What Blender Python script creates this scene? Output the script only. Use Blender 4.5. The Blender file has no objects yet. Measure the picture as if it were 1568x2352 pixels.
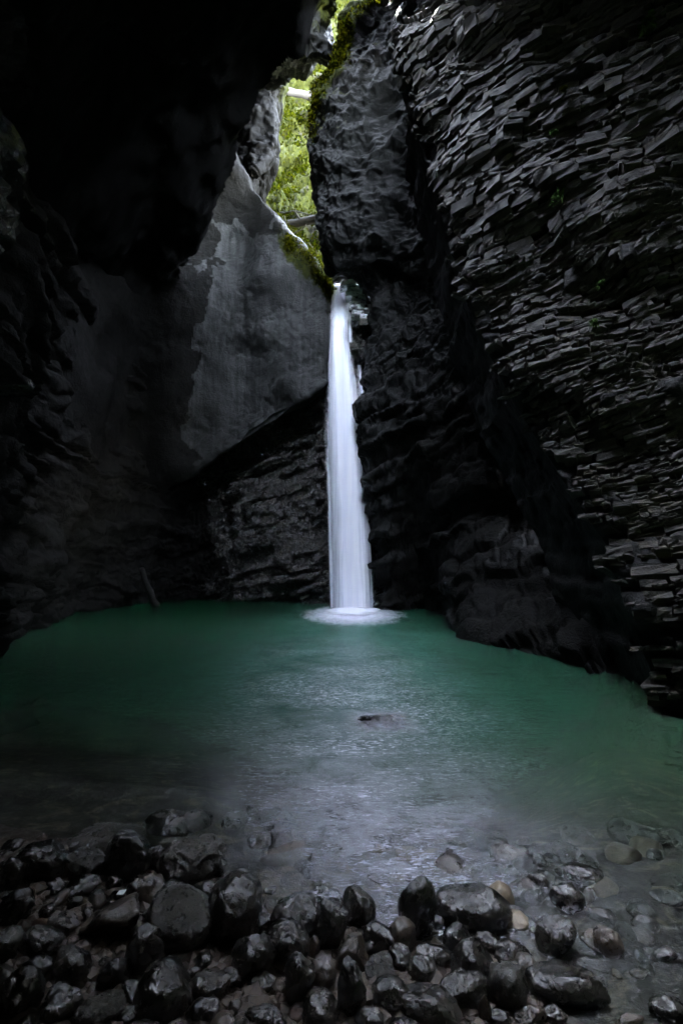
import bpy, bmesh, math, random
import numpy as np
from mathutils import Matrix, Vector, noise as mnoise

# ------------------------------------------------------------------ camera, light, exposure
S = bpy.context.scene
COL = S.collection
EYE = 1.7                       # camera height above the water
PITCH = math.atan(104 / 1110)   # looking slightly up
cam_d = bpy.data.cameras.new('camera')
cam = bpy.data.objects.new('camera', cam_d)
COL.objects.link(cam)
cam.location = (0, 0, EYE)
cam.rotation_euler = (math.pi / 2 + PITCH, 0, 0)
cam_d.sensor_fit = 'VERTICAL'
cam_d.sensor_height = 36
cam_d.lens = 1110 / 2352 * 36
cam_d.clip_end = 500
S.camera = cam

SUN_EL, SUN_AZ = math.radians(58), math.radians(-35)   # azimuth from +y towards +x
sd = Vector((math.sin(SUN_AZ) * math.cos(SUN_EL), math.cos(SUN_AZ) * math.cos(SUN_EL), math.sin(SUN_EL)))
w = bpy.data.worlds.new('World')
S.world = w
w.use_nodes = True
nt = w.node_tree
sky = nt.nodes.new('ShaderNodeTexSky')
sky.sky_type = 'NISHITA'
sky.sun_disc = False
sky.sun_elevation = SUN_EL
sky.sun_rotation = SUN_AZ
sky.air_density = 1.0
sky.dust_density = 0.2
sky.ozone_density = 1.0
bg = nt.nodes['Background']
bg.inputs[1].default_value = 0.15
hsv = nt.nodes.new('ShaderNodeHueSaturation')      # thin cloud: the sky less blue
hsv.inputs['Saturation'].default_value = .42
nt.links.new(sky.outputs[0], hsv.inputs['Color'])
nt.links.new(hsv.outputs[0], bg.inputs[0])
sun_d = bpy.data.lights.new('sun', 'SUN')
sun_d.energy = 4.0
sun_d.angle = math.radians(3.0)
sun_d.color = (1.0, 0.96, 0.88)
sun = bpy.data.objects.new('sun', sun_d)
COL.objects.link(sun)
sun.rotation_euler = (-sd).to_track_quat('-Z', 'Y').to_euler()
sun.location = sd * 60

vs = S.view_settings
vs.view_transform = 'Standard'
vs.look = 'None'
vs.exposure = 7.15
vs.gamma = 1
vs.use_curve_mapping = False
S.cycles.use_denoising = True
S.cycles.max_bounces = 10
S.cycles.diffuse_bounces = 5
S.cycles.transparent_max_bounces = 16
S.cycles.sample_clamp_indirect = 8
S.cycles.caustics_reflective = False
S.cycles.caustics_refractive = False

# ------------------------------------------------------------------ helpers
F = 1110.0
cp, sp = math.cos(PITCH), math.sin(PITCH)


def P(u, v, Y):
    """a point at depth Y that the photograph shows at (u, v) of 1568 x 2352"""
    a, b = (u - 784) / F, (1176 - v) / F
    t = Y / (cp - b * sp)
    return (a * t, Y, EYE + t * (sp + b * cp))


def W(u, v, z=0.0):
    a, b = (u - 784) / F, (1176 - v) / F
    t = (z - EYE) / (sp + b * cp)
    return (a * t, t * (cp - b * sp), z)


def project(p):
    x, y, z = p[..., 0], p[..., 1], p[..., 2] - EYE
    d = y * cp + z * sp
    up = -y * sp + z * cp
    d = np.where(d < .05, .05, d)
    return 784 + F * x / d, 1176 - F * up / d, d


_r = np.random.RandomState(7)
PERM = np.concatenate([_r.permutation(256)] * 3).astype(np.int64)
G3 = _r.normal(size=(256, 3))
G3 /= np.linalg.norm(G3, axis=1)[:, None]


def noise(p, off=0.0):
    p = np.asarray(p, float) + off
    i = np.floor(p).astype(np.int64)
    f = p - i
    u = f * f * f * (f * (f * 6 - 15) + 10)
    i &= 255
    out = 0
    for dx in (0, 1):
        wx = u[..., 0] if dx else 1 - u[..., 0]
        for dy in (0, 1):
            wy = u[..., 1] if dy else 1 - u[..., 1]
            for dz in (0, 1):
                wz = u[..., 2] if dz else 1 - u[..., 2]
                h = PERM[PERM[PERM[(i[..., 0] + dx) & 255] + ((i[..., 1] + dy) & 255)] + ((i[..., 2] + dz) & 255)]
                g = G3[h]
                out = out + wx * wy * wz * (g[..., 0] * (f[..., 0] - dx) + g[..., 1] * (f[..., 1] - dy) + g[..., 2] * (f[..., 2] - dz))
    return out * 1.5


def fbm(p, sc, oct=4, gain=.5, off=0.0, ridge=False):
    p = np.asarray(p, float) * sc
    a, t = 1.0, 0
    for k in range(oct):
        n = noise(p, off + 17.3 * k)
        t = t + a * (1 - 2 * np.abs(n) if ridge else n)
        a *= gain
        p = p * 2.03
    return t


def rnd(*k):
    """hash of integer arrays to 0..1"""
    h = np.zeros_like(np.asarray(k[0], dtype=np.int64))
    for j, q in enumerate(k):
        h = PERM[(h + np.asarray(q, dtype=np.int64) * (j * 2 + 1)) & 255]
    return h / 255.0


def mesh_np(name, verts, faces, mats=(), smooth=True):
    """faces: (n,3) or (n,4) array"""
    me = bpy.data.meshes.new(name)
    verts = np.asarray(verts, dtype=np.float32)
    faces = np.asarray(faces, dtype=np.int32)
    n, k = faces.shape
    me.vertices.add(len(verts))
    me.vertices.foreach_set('co', verts.ravel())
    me.loops.add(n * k)
    me.loops.foreach_set('vertex_index', faces.ravel())
    me.polygons.add(n)
    me.polygons.foreach_set('loop_start', np.arange(0, n * k, k, dtype=np.int32))
    me.polygons.foreach_set('use_smooth', np.full(n, smooth, dtype=bool))
    for m in mats:
        me.materials.append(m)
    me.update(calc_edges=True)
    return me


def link(name, data, parent=None):
    o = bpy.data.objects.new(name, data)
    COL.objects.link(o)
    if parent is not None:
        o.parent = parent
    return o


def tag(o, label=None, cat=None, group=None, kind=None):
    if label:
        o['label'] = label
    if cat:
        o['category'] = cat
    if group:
        o['group'] = group
    if kind:
        o['kind'] = kind
    return o


def attr(me, name, vals):
    a = me.attributes.new(name, 'FLOAT', 'POINT')
    a.data.foreach_set('value', np.asarray(vals, dtype=np.float32).ravel())


def cr(n, m):
    """Catmull-Rom matrix (m, n): m samples of n control points"""
    M = np.zeros((m, n))
    t = np.linspace(0, n - 1, m)
    i = np.minimum(t.astype(int), n - 2)
    f = t - i
    wts = [-.5 * f + f * f - .5 * f ** 3, 1 - 2.5 * f * f + 1.5 * f ** 3, .5 * f + 2 * f * f - 1.5 * f ** 3, -.5 * f * f + .5 * f ** 3]
    for k, wk in enumerate(wts):
        j = i + k - 1
        lo, hi = j < 0, j > n - 1
        jj = np.clip(j, 0, n - 1)
        np.add.at(M, (np.arange(m), jj), wk)
        # mirror the ends so that straight runs stay straight
        np.add.at(M, (np.arange(m)[lo], np.zeros(lo.sum(), int)), wk[lo])
        np.add.at(M, (np.arange(m)[lo], np.ones(lo.sum(), int)), -wk[lo])
        np.add.at(M, (np.arange(m)[hi], np.full(hi.sum(), n - 1)), wk[hi])
        np.add.at(M, (np.arange(m)[hi], np.full(hi.sum(), n - 2)), -wk[hi])
    return M


def grid_pts(ctrl, nv, nu):
    c = np.array(ctrl, float)
    return np.einsum('vr,rck,uc->vuk', cr(c.shape[0], nv), c, cr(c.shape[1], nu))


def normals(p, flip=False):
    du = np.gradient(p, axis=1)
    dv = np.gradient(p, axis=0)
    n = np.cross(du, dv)
    n /= np.linalg.norm(n, axis=2)[..., None] + 1e-9
    return -n if flip else n


def grid_faces(nv, nu, flip=False):
    i = np.arange(nv * nu).reshape(nv, nu)
    f = np.stack([i[:-1, :-1], i[:-1, 1:], i[1:, 1:], i[1:, :-1]], -1).reshape(-1, 4)
    return f[:, ::-1] if flip else f


def strata(p, dip=.22, th=.24, ln=.7, amp=.16, warp=.25, seed=0):
    """stepped beds split by joints: real ledges and recessed joints"""
    q = np.asarray(p)
    wv = fbm(q, .5, 3, off=seed) * warp + fbm(q, 2.2, 2, off=seed + 5) * .035
    a = q[..., 0] * .9 - q[..., 1] * .35
    c = (q[..., 2] - dip * a + wv) / th
    c = c + .45 * np.sin(c * .9 + 1.3) + .3 * np.sin(c * 2.3)
    b = np.floor(c)
    fc = c - b
    l2 = ln * (.5 + 1.1 * rnd(b, b * 3 + seed))
    al = a / l2 + rnd(b, b + 11) * 9 + fbm(q, 3, 2, off=3) * .12
    k = np.floor(al)
    fk = al - k
    d = amp * (rnd(b, b * 5 + 1) - .5) * 1.1 + amp * (rnd(b, k, b + 2) - .5)
    g = np.minimum(fc, 1 - fc) * th
    gj = np.minimum(fk, 1 - fk) * l2
    d = d - .06 * np.exp(-(g / .025) ** 2) - .05 * np.exp(-(gj / .03) ** 2)
    return d


def rock_surface(name, ctrl, nv, nu, mat, disp, flip=False, moss=None, parent=None, attrs=None):
    p = grid_pts(ctrl, nv, nu)
    n = normals(p, flip)
    q = p + n * disp(p)[..., None]
    me = mesh_np(name, q.reshape(-1, 3), grid_faces(nv, nu, flip), [mat])
    n2 = normals(q, flip)
    attr(me, 'moss', moss(q, n2) if moss else np.zeros(nv * nu))
    o = link(name, me, parent)
    return o, q, n2


def second_mat(o, mat, test):
    me = o.data
    me.materials.append(mat)
    n = len(me.polygons)
    co = np.empty(len(me.vertices) * 3, np.float32)
    me.vertices.foreach_get('co', co)
    ls = np.empty(n * 4, np.int32)
    me.polygons.foreach_get('vertices', ls)
    c = co.reshape(-1, 3)[ls.reshape(n, 4)].mean(1)
    me.polygons.foreach_set('material_index', test(c).astype(np.int32))


def lerp_x(x, xs, ys):
    return np.interp(x, xs, ys)


# ------------------------------------------------------------------ materials
def new_mat(name):
    m = bpy.data.materials.new(name)
    m.use_nodes = True
    t = m.node_tree
    t.nodes.clear()
    out = t.nodes.new('ShaderNodeOutputMaterial')
    return m, t, out


class NB:
    def __init__(s, t):
        s.t = t

    def n(s, typ, **kw):
        nd = s.t.nodes.new(typ)
        for k, v in kw.items():
            if k.startswith('i_'):
                nd.inputs[k[2:].replace('_', ' ')].default_value = v
            else:
                setattr(nd, k, v)
        return nd

    def l(s, a, b):
        s.t.links.new(a, b)

    def noise(s, vec, scale, detail=6, rough=.6, dist=0.0):
        nd = s.n('ShaderNodeTexNoise')
        nd.inputs['Scale'].default_value = scale
        nd.inputs['Detail'].default_value = detail
        nd.inputs['Roughness'].default_value = rough
        nd.inputs['Distortion'].default_value = dist
        s.l(vec, nd.inputs['Vector'])
        return nd.outputs['Fac']

    def ramp(s, fac, stops):
        nd = s.n('ShaderNodeValToRGB')
        e = nd.color_ramp.elements
        while len(e) < len(stops):
            e.new(.5)
        for k, (pos, c) in enumerate(stops):
            e[k].position = pos
            e[k].color = (c, c, c, 1) if isinstance(c, (int, float)) else (*c, 1)
        s.l(fac, nd.inputs[0])
        return nd.outputs[0]

    def math(s, op, a, b=None, clamp=False):
        nd = s.n('ShaderNodeMath', operation=op, use_clamp=clamp)
        for k, x in enumerate((a, b)):
            if x is None:
                continue
            if isinstance(x, (int, float)):
                nd.inputs[k].default_value = x
            else:
                s.l(x, nd.inputs[k])
        return nd.outputs[0]

    def mix(s, fac, a, b, blend='MIX'):
        nd = s.n('ShaderNodeMix', data_type='RGBA', blend_type=blend)
        for k, x in ((0, fac), (6, a), (7, b)):
            if isinstance(x, (int, float)):
                nd.inputs[k].default_value = x
            elif isinstance(x, tuple):
                nd.inputs[k].default_value = (*x, 1)
            else:
                s.l(x, nd.inputs[k])
        return nd.outputs[2]

    def mapping(s, vec, scale=(1, 1, 1), rot=(0, 0, 0), loc=(0, 0, 0)):
        nd = s.n('ShaderNodeMapping')
        nd.inputs['Scale'].default_value = scale
        nd.inputs['Rotation'].default_value = rot
        nd.inputs['Location'].default_value = loc
        s.l(vec, nd.inputs['Vector'])
        return nd.outputs[0]


MOSS_DARK, MOSS_LIGHT = (.005, .008, .001), (.026, .029, .002)


def rock_mat(name, dark, light, r0=.25, r1=.6, bump=.5, scale=1.0, streaks=False, local=False, moss=True, stain=None, spec=.5, fine=1.0, wet=0.0):
    m, t, out = new_mat(name)
    b = NB(t)
    if local:
        tc = b.n('ShaderNodeTexCoord')
        oi = b.n('ShaderNodeObjectInfo')
        ad = b.n('ShaderNodeVectorMath', operation='ADD')
        sc = b.n('ShaderNodeVectorMath', operation='SCALE')
        sc.inputs[0].default_value = (37, 53, 71)
        b.l(oi.outputs['Random'], sc.inputs['Scale'])
        gm = b.n('ShaderNodeNewGeometry')
        b.l(gm.outputs['Position'], ad.inputs[0])
        b.l(sc.outputs[0], ad.inputs[1])
        vec = ad.outputs[0]
    else:
        vec = b.n('ShaderNodeNewGeometry').outputs['Position']
    big = b.noise(vec, .7 * scale, 5, .6)
    mid = b.noise(vec, 4.5 * scale, 8, .68, .4)
    fin = b.noise(vec, 26 * scale * fine, 5, .7)
    mixv = b.math('ADD', b.math('MULTIPLY', big, .5), b.math('MULTIPLY', mid, .5))
    col = b.ramp(mixv, [(.36, dark), (.64, light)])
    col = b.mix(.55, col, b.ramp(fin, [(.3, .35), (.7, 1.0)]), 'MULTIPLY')
    if stain:
        sm = b.ramp(b.noise(vec, 1.6 * scale, 6, .7, 1.0), [(.52, 0.0), (.66, 1.0)])
        col = b.mix(b.math('MULTIPLY', sm, .7), col, stain)
    if streaks:
        sv = b.mapping(vec, (2.2, 2.2, .07))
        st = b.noise(sv, 1.3, 6, .65, .3)
        sf = b.ramp(st, [(.40, 0.0), (.62, 1.0)])
        col = b.mix(b.math('MULTIPLY', sf, .75), col, tuple(x * 1.9 for x in light))
        sk = b.ramp(b.noise(sv, 3.1, 5, .6), [(.38, 1.0), (.5, 0.0)])
        col = b.mix(b.math('MULTIPLY', sk, .6), col, tuple(x * .5 for x in dark))
    if local:
        oi2 = b.n('ShaderNodeObjectInfo')
        v = b.ramp(oi2.outputs['Random'], [(0.0, .6), (1.0, 1.35)])
        col = b.mix(1.0, col, v, 'MULTIPLY')
    rough = b.ramp(b.noise(vec, 5 * scale, 6, .7), [(.3, r0), (.7, r1)])
    mf = None
    if moss:
        at = b.n('ShaderNodeAttribute', attribute_name='moss')
        mn = b.noise(vec, 2.3, 7, .7)
        mf = b.math('ADD', at.outputs['Fac'], b.math('MULTIPLY', b.math('SUBTRACT', mn, .5), 1.6))
        mf = b.math('MULTIPLY', b.math('GREATER_THAN', at.outputs['Fac'], .02), mf)
        mf = b.ramp(mf, [(.42, 0.0), (.6, 1.0)])
        mc = b.ramp(b.noise(vec, 7, 6, .7), [(.32, MOSS_DARK), (.68, MOSS_LIGHT)])
        col = b.mix(mf, col, mc)
        rough = b.mix(mf, rough, (.95, .95, .95))
    # relief: grain, pits and cracks
    vo = b.n('ShaderNodeTexVoronoi', feature='DISTANCE_TO_EDGE')
    vo.inputs['Scale'].default_value = 3.2 * scale
    dv = b.n('ShaderNodeVectorMath', operation='ADD')
    nn = b.n('ShaderNodeTexNoise')
    nn.inputs['Scale'].default_value = 2.5 * scale
    b.l(vec, nn.inputs['Vector'])
    b.l(vec, dv.inputs[0])
    b.l(nn.outputs['Color'], dv.inputs[1])
    b.l(dv.outputs[0], vo.inputs['Vector'])
    cr_ = b.ramp(vo.outputs['Distance'], [(0.0, 0.0), (.06, 1.0)])
    h = b.math('ADD', b.math('MULTIPLY', mid, .9), b.math('MULTIPLY', fin, .35))
    h = b.math('ADD', h, b.math('MULTIPLY', cr_, .12))
    bp = b.n('ShaderNodeBump')
    bp.inputs['Strength'].default_value = bump
    bp.inputs['Distance'].default_value = .12 / scale * (1.6 if wet else 1)
    b.l(h, bp.inputs['Height'])
    pr = b.n('ShaderNodeBsdfPrincipled')
    pr.inputs['Specular IOR Level'].default_value = spec
    b.l(col, pr.inputs['Base Color'])
    b.l(rough, pr.inputs['Roughness'])
    b.l(bp.outputs[0], pr.inputs['Normal'])
    if wet:
        b.l(b.math('MULTIPLY', b.ramp(b.noise(vec, 3 * scale, 5, .65), [(.38, .12), (.60, 1.0)]), wet), pr.inputs['Coat Weight'])
        pr.inputs['Coat Roughness'].default_value = .06
        b.l(bp.outputs[0], pr.inputs['Coat Normal'])
    b.l(pr.outputs[0], out.inputs[0])
    return m


def leaf_mat(name, dark, light, scale=3.0):
    m, t, out = new_mat(name)
    b = NB(t)
    vec = b.n('ShaderNodeNewGeometry').outputs['Position']
    ri = b.n('ShaderNodeNewGeometry').outputs['Random Per Island']
    f = b.math('ADD', b.math('MULTIPLY', b.noise(vec, scale, 5, .6), .6), b.math('MULTIPLY', ri, .4))
    col = b.ramp(f, [(.32, dark), (.68, light)])
    d = b.n('ShaderNodeBsdfDiffuse')
    tr = b.n('ShaderNodeBsdfTranslucent')
    mx = b.n('ShaderNodeMixShader')
    mx.inputs[0].default_value = .4
    b.l(col, d.inputs[0])
    b.l(col, tr.inputs[0])
    b.l(d.outputs[0], mx.inputs[1])
    b.l(tr.outputs[0], mx.inputs[2])
    b.l(mx.outputs[0], out.inputs[0])
    return m


M_WALL = rock_mat('smooth wet limestone', (.0065, .0069, .0066), (.0235, .0245, .0235), .3, .6, .6, streaks=True, spec=.2)
M_LEDGE = rock_mat('wet bedded rock', (.012, .0112, .0104), (.045, .041, .036), .12, .42, .8, 1.1, stain=(.06, .048, .03), wet=1.0)
M_BUTT = rock_mat('dark rock', (.0037, .0039, .0037), (.0135, .0143, .0135), .3, .6, .6, 1.0, spec=.12)
M_CLIFF = rock_mat('dry bedded rock body', (.007, .007, .007), (.018, .018, .018), .5, .8, .6, spec=.1)
M_BLOCK = rock_mat('bedded rock block', (.017, .0155, .0132), (.056, .0520, .0455), .45, .85, .7, 1.6, local=True, moss=False, stain=(.065, .055, .035), spec=.2)
M_LBLOCK = rock_mat('wet bedded rock block', (.018, .017, .016), (.072, .066, .058), .1, .4, .9, 1.3, local=True, moss=False, stain=(.06, .045, .03), wet=1.0)
M_ADDED_ROOF = rock_mat('added roof rock', (.004, .004, .004), (.010, .010, .010), .6, .9, .5, spec=.05)
M_SHADE = rock_mat('shade darkened rock', (.0022, .0022, .002), (.0065, .0063, .005), .5, .9, .7, spec=.12)  # darkened base colour that stands in for shade on the rock
M_STEP = rock_mat('pale wet rock', (.10, .10, .10), (.34, .33, .32), .12, .35, .8, 1.5, moss=False)
M_BOULD = rock_mat('wet black boulder', (.010, .0083, .0065), (.036, .0305, .024), .10, .38, .32, 4.0, local=True, moss=False, wet=1.0)
M_BUMPY = rock_mat('pitted boulder', (.016, .0145, .010), (.060, .053, .038), .16, .45, .55, 5.0, local=True, moss=False, wet=1.0)
M_BROWN = rock_mat('wet brown stone', (.034, .024, .016), (.095, .070, .048), .16, .45, .35, 4.0, local=True, moss=False, wet=1.0)
M_TAN = rock_mat('pale tan stone', (.12, .09, .055), (.26, .205, .135), .3, .6, .25, 4.0, local=True, moss=False)
M_RUST = rock_mat('reddish stone', (.06, .03, .02), (.14, .075, .05), .25, .5, .5, 5.0, local=True, moss=False)
M_GROUND = rock_mat('wet gravel earth', (.016, .011, .0075), (.06, .044, .031), .3, .7, 1.0, 5.0, moss=False, spec=.3)
M_BED = rock_mat('pool bed stones', (.016, .0135, .0125), (.095, .083, .068), .5, .9, .6, 2.2, moss=False, stain=(.30, .24, .17))
M_MOSSY = rock_mat('mossy gorge slope', (.007, .0063, .004), (.022, .0205, .012), .5, .9, .8, spec=.1)
M_LEAF = leaf_mat('fresh green leaves', (.0042, .0075, .0006), (.023, .026, .0008))
M_MOSSLEAF = leaf_mat('moss tufts', (.011, .016, .001), (.058, .058, .002))
M_FERN = leaf_mat('dull fern leaves', (.02, .04, .012), (.06, .10, .03))


def wood_mat(name, a, c):
    m, t, out = new_mat(name)
    b = NB(t)
    vec = b.n('ShaderNodeTexCoord').outputs['Object']
    f = b.noise(b.mapping(vec, (1, 9, 9)), 2.0, 7, .65, .5)
    col = b.ramp(f, [(.35, a), (.65, c)])
    bp = b.n('ShaderNodeBump')
    bp.inputs['Strength'].default_value = .6
    bp.inputs['Distance'].default_value = .03
    b.l(f, bp.inputs['Height'])
    pr = b.n('ShaderNodeBsdfPrincipled')
    pr.inputs['Roughness'].default_value = .8
    b.l(col, pr.inputs['Base Color'])
    b.l(bp.outputs[0], pr.inputs['Normal'])
    b.l(pr.outputs[0], out.inputs[0])
    return m


M_WOOD = wood_mat('weathered log', (.008, .0065, .004), (.024, .020, .012))
M_DARKWOOD = wood_mat('soaked dark wood', (.005, .0045, .004), (.016, .014, .012))
M_ROOT = wood_mat('dry hanging root', (.05, .035, .02), (.13, .10, .055))


# ------------------------------------------------------------------ pool bed and bank
SHORE = [(-1400, 1800), (-300, 1850), (0, 1900), (170, 1925), (350, 1975), (510, 2020), (590, 2085), (625, 2125), (740, 2130), (860, 2150), (960, 2165), (1060, 2185), (1150, 2230), (1230, 2330), (1290, 2500), (1340, 2800)]
SH = np.array([W(u, v)[:2] for u, v in SHORE])
SH = np.vstack([SH, [[1.0, -3.0]]])


def shore_dist(xy):
    """signed distance from the shore line: positive in the water"""
    best = np.full(xy.shape[:-1], 1e9)
    sign = np.ones(xy.shape[:-1])
    for a, c in zip(SH[:-1], SH[1:]):
        d = c - a
        t = np.clip(((xy - a) @ d) / (d @ d), 0, 1)
        v = xy - (a + t[..., None] * d)
        r = np.hypot(v[..., 0], v[..., 1])
        s = d[0] * (xy[..., 1] - a[1]) - d[1] * (xy[..., 0] - a[0])
        up = r < best - 1e-6
        best = np.where(up, r, best)
        sign = np.where(up, np.sign(s), sign)
    return best * sign


def bed_z(xy):
    d = shore_dist(xy)
    x, y = xy[..., 0], xy[..., 1]
    q = np.stack([x, y, np.zeros_like(x)], -1)
    deep = np.clip(d - 1.0, 0, None)
    z = -.15 * np.clip(d, 0, None) - .45 * deep
    right = np.clip((x - .5 * y + 1.5) / 2.0, 0, 1)          # the bed shelves up along the right bank
    right = right * right * (3 - 2 * right)
    z = z * (1 - .70 * right)
    z = -2.4 * (1 - np.exp(z / 2.4))
    z = z + np.where(d < 0, np.minimum(-d * .16, .30 - d * .02), 0)
    return z + (fbm(q, 1.6, 3, off=2) * .05 + fbm(q, 6, 2, off=9) * .015) * np.clip(.45 - d, .3, 1)


def axis_pts(lo, hi, fine_lo, fine_hi, df, dc):
    return np.concatenate([np.arange(lo, fine_lo, dc), np.arange(fine_lo, fine_hi, df), np.arange(fine_hi, hi + dc, dc)])


gx = axis_pts(-16, 16, -4, 4, .035, .2)
gy = axis_pts(-16, 30, .8, 6, .035, .2)
X, Y = np.meshgrid(gx, gy)
Z = bed_z(np.stack([X, Y], -1))
me = mesh_np('ground', np.stack([X, Y, Z], -1).reshape(-1, 3), grid_faces(len(gy), len(gx)), [M_GROUND])
me.materials.append(M_BED)
sdv = (shore_dist(np.stack([X, Y], -1)) + fbm(np.stack([X, Y, 0 * X], -1), 2.5, 3, .6, 6) * .15).reshape(-1)
fc = sdv[np.array([p.vertices[0] for p in me.polygons])] > .05
print('bed faces', fc.sum(), len(fc))
me.polygons.foreach_set('material_index', fc.astype(np.int32))
tag(link('ground', me), 'dark wet gravel bank running down under the pool', 'ground', kind='structure')


# ------------------------------------------------------------------ pool water
def water_material():
    m, t, out = new_mat('emerald pool water')
    b = NB(t)
    pos = b.n('ShaderNodeNewGeometry').outputs['Position']
    dep = b.n('ShaderNodeAttribute', attribute_name='depth').outputs['Fac']
    fd = b.n('ShaderNodeAttribute', attribute_name='foam').outputs['Fac']
    wv1 = b.noise(b.mapping(pos, (.9, 2.0, 1), (0, 0, .15)), 3.2, 5, .62, .6)
    wv2 = b.noise(b.mapping(pos, (1.0, 2.6, 1), (0, 0, -.2)), 11, 4, .65, .4)
    wv3 = b.noise(b.mapping(pos, (1.0, 3.0, 1)), 38, 3, .6, .2)
    h = b.math('ADD', b.math('MULTIPLY', wv1, .55), b.math('MULTIPLY', wv2, .30))
    h = b.math('ADD', h, b.math('MULTIPLY', wv3, .10))
    bp = b.n('ShaderNodeBump')
    bp.inputs['Strength'].default_value = .9
    bp.inputs['Distance'].default_value = .16
    b.l(h, bp.inputs['Height'])
    # cloudy green water: the deeper, the less of the bed comes through
    op = b.math('SUBTRACT', 1.0, b.math('POWER', 2.718, b.math('MULTIPLY', dep, -4.2)))
    body = b.ramp(dep, [(0.0, (.06, .06, .045)), (.3, (.018, .036, .0155)), (.9, (.0022, .026, .0095))])
    air = b.n('ShaderNodeAttribute', attribute_name='air').outputs['Fac']
    an = b.noise(b.mapping(pos, (1.2, .5, 1)), .9, 5, .6, .5)
    body = b.mix(b.math('MULTIPLY', air, b.ramp(an, [(.3, .45), (.65, 1.0)])), body, (.016, .088, .055))
    df = b.n('ShaderNodeBsdfDiffuse')
    b.l(body, df.inputs[0])
    tr = b.n('ShaderNodeBsdfTransparent')
    tr.inputs[0].default_value = (.80, .86, .80, 1)
    mx = b.n('ShaderNodeMixShader')
    b.l(op, mx.inputs[0])
    b.l(tr.outputs[0], mx.inputs[1])
    b.l(df.outputs[0], mx.inputs[2])
    # foam threads, sky sheen painted in as white, and the boil under the fall
    th = b.noise(b.mapping(pos, (1.0, 3.2, 1), (0, 0, .1)), 13.0, 9, .75, 1.2)
    pat = b.noise(b.mapping(pos, (.8, 1.3, 1)), .8, 4, .6)
    thr = b.ramp(th, [(.49, 0.0), (.66, 1.0)])
    pt = b.ramp(pat, [(.34, .12), (.60, 1.0)])
    near = b.n('ShaderNodeAttribute', attribute_name='threads').outputs['Fac']
    ff = b.math('MULTIPLY', b.math('MULTIPLY', thr, pt), b.math('MULTIPLY', near, .95))
    froth_sheen = b.ramp(b.noise(b.mapping(pos, (1.0, 1.6, 1)), 2.6, 7, .72, .8), [(.30, .04), (.68, .34)])  # milky froth plus painted sheen over the shallows
    ff = b.math('MAXIMUM', ff, b.math('MULTIPLY', froth_sheen, b.math('MULTIPLY', near, b.ramp(dep, [(0.0, .45), (.12, 1.0), (.9, .35)]))))
    ray = b.noise(b.mapping(pos, (3.5, 1.2, 1)), 1.2, 5, .7, 1.0)
    boil = b.math('ADD', fd, b.math('MULTIPLY', b.math('SUBTRACT', ray, .5), .8))
    boil = b.math('MULTIPLY', b.ramp(boil, [(.12, 0.0), (1.0, 1.0)]), b.ramp(fd, [(0.0, 0.0), (.25, 1.0)]))
    fm = b.math('MAXIMUM', ff, boil)
    wd = b.n('ShaderNodeBsdfDiffuse')
    wd.inputs[0].default_value = (.86, .86, .97, 1)
    mf = b.n('ShaderNodeMixShader')
    b.l(fm, mf.inputs[0])
    b.l(mx.outputs[0], mf.inputs[1])
    b.l(wd.outputs[0], mf.inputs[2])
    gl = b.n('ShaderNodeBsdfGlossy')
    gl.inputs['Roughness'].default_value = .13
    b.l(bp.outputs[0], gl.inputs['Normal'])
    fr = b.n('ShaderNodeFresnel')
    fr.inputs['IOR'].default_value = 1.33
    b.l(bp.outputs[0], fr.inputs['Normal'])
    fin = b.n('ShaderNodeMixShader')
    b.l(fr.outputs[0], fin.inputs[0])
    b.l(mf.outputs[0], fin.inputs[1])
    b.l(gl.outputs[0], fin.inputs[2])
    b.l(fin.outputs[0], out.inputs[0])
    return m


FALL = W(806, 1400)          # where the fall meets the pool
wx = axis_pts(-9.5, 7, -4, 4, .06, .2)
wy = axis_pts(-2, 23, 1, 18, .06, .25)
X, Y = np.meshgrid(wx, wy)
xy = np.stack([X, Y], -1)
dep = np.clip(-bed_z(xy), 0, None)
rr = np.hypot((X - FALL[0] - .02) / 1.55, (Y - FALL[1] + 1.3) / 2.7)
foam = np.clip(1.35 - rr, 0, 1) ** 1.8
# foam threads and painted sheen down the middle of the pool
ax = (X - (.15 - .04 * (Y - 4))) / (.66 + .075 * Y)
threads = np.exp(-ax ** 2) * np.clip((12 - Y) / 6, .12, 1) * np.clip((Y - 1.8) / .5, 0, 1)
RK = W(880, 1655)
dep = dep * (1 - .97 * np.exp(-((X - RK[0]) / .36) ** 4 - ((Y - RK[1]) / .38) ** 4))
me = mesh_np('pool_water', np.stack([X, Y, np.zeros_like(X)], -1).reshape(-1, 3), grid_faces(len(wy), len(wx)), [water_material()])
attr(me, 'depth', dep)
attr(me, 'foam', foam)
attr(me, 'threads', threads)
attr(me, 'air', np.exp(-((X - FALL[0] + .1) / (1.6 + .12 * (16 - Y))) ** 2) * np.clip((Y - 2.5) / 6, 0, 1))
tag(link('pool_water', me), 'emerald green plunge pool with pale threads of foam and painted sheen', 'pool', kind='structure')

# ------------------------------------------------------------------ lower back wall: bedded wet rock behind the pool
def cols_z(plan, zs, lean=0.0):
    return [[(x, y + lean * z, z) for x, y in plan] for z in zs]


def d_ledge(p):
    st = strata(p, .30, .30, .8, .34, .35, 3)
    base = fbm(p, .35, 4, .5, 4) * .55 + fbm(p, 1.6, 3, .5, 8) * .10
    rough = np.clip((4.5 - p[..., 0] * 0 - p[..., 2]) / 4.5, 0, 1)
    return base + st + fbm(p, 5, 3, .55, 2) * (.035 + .05 * rough)


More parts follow.
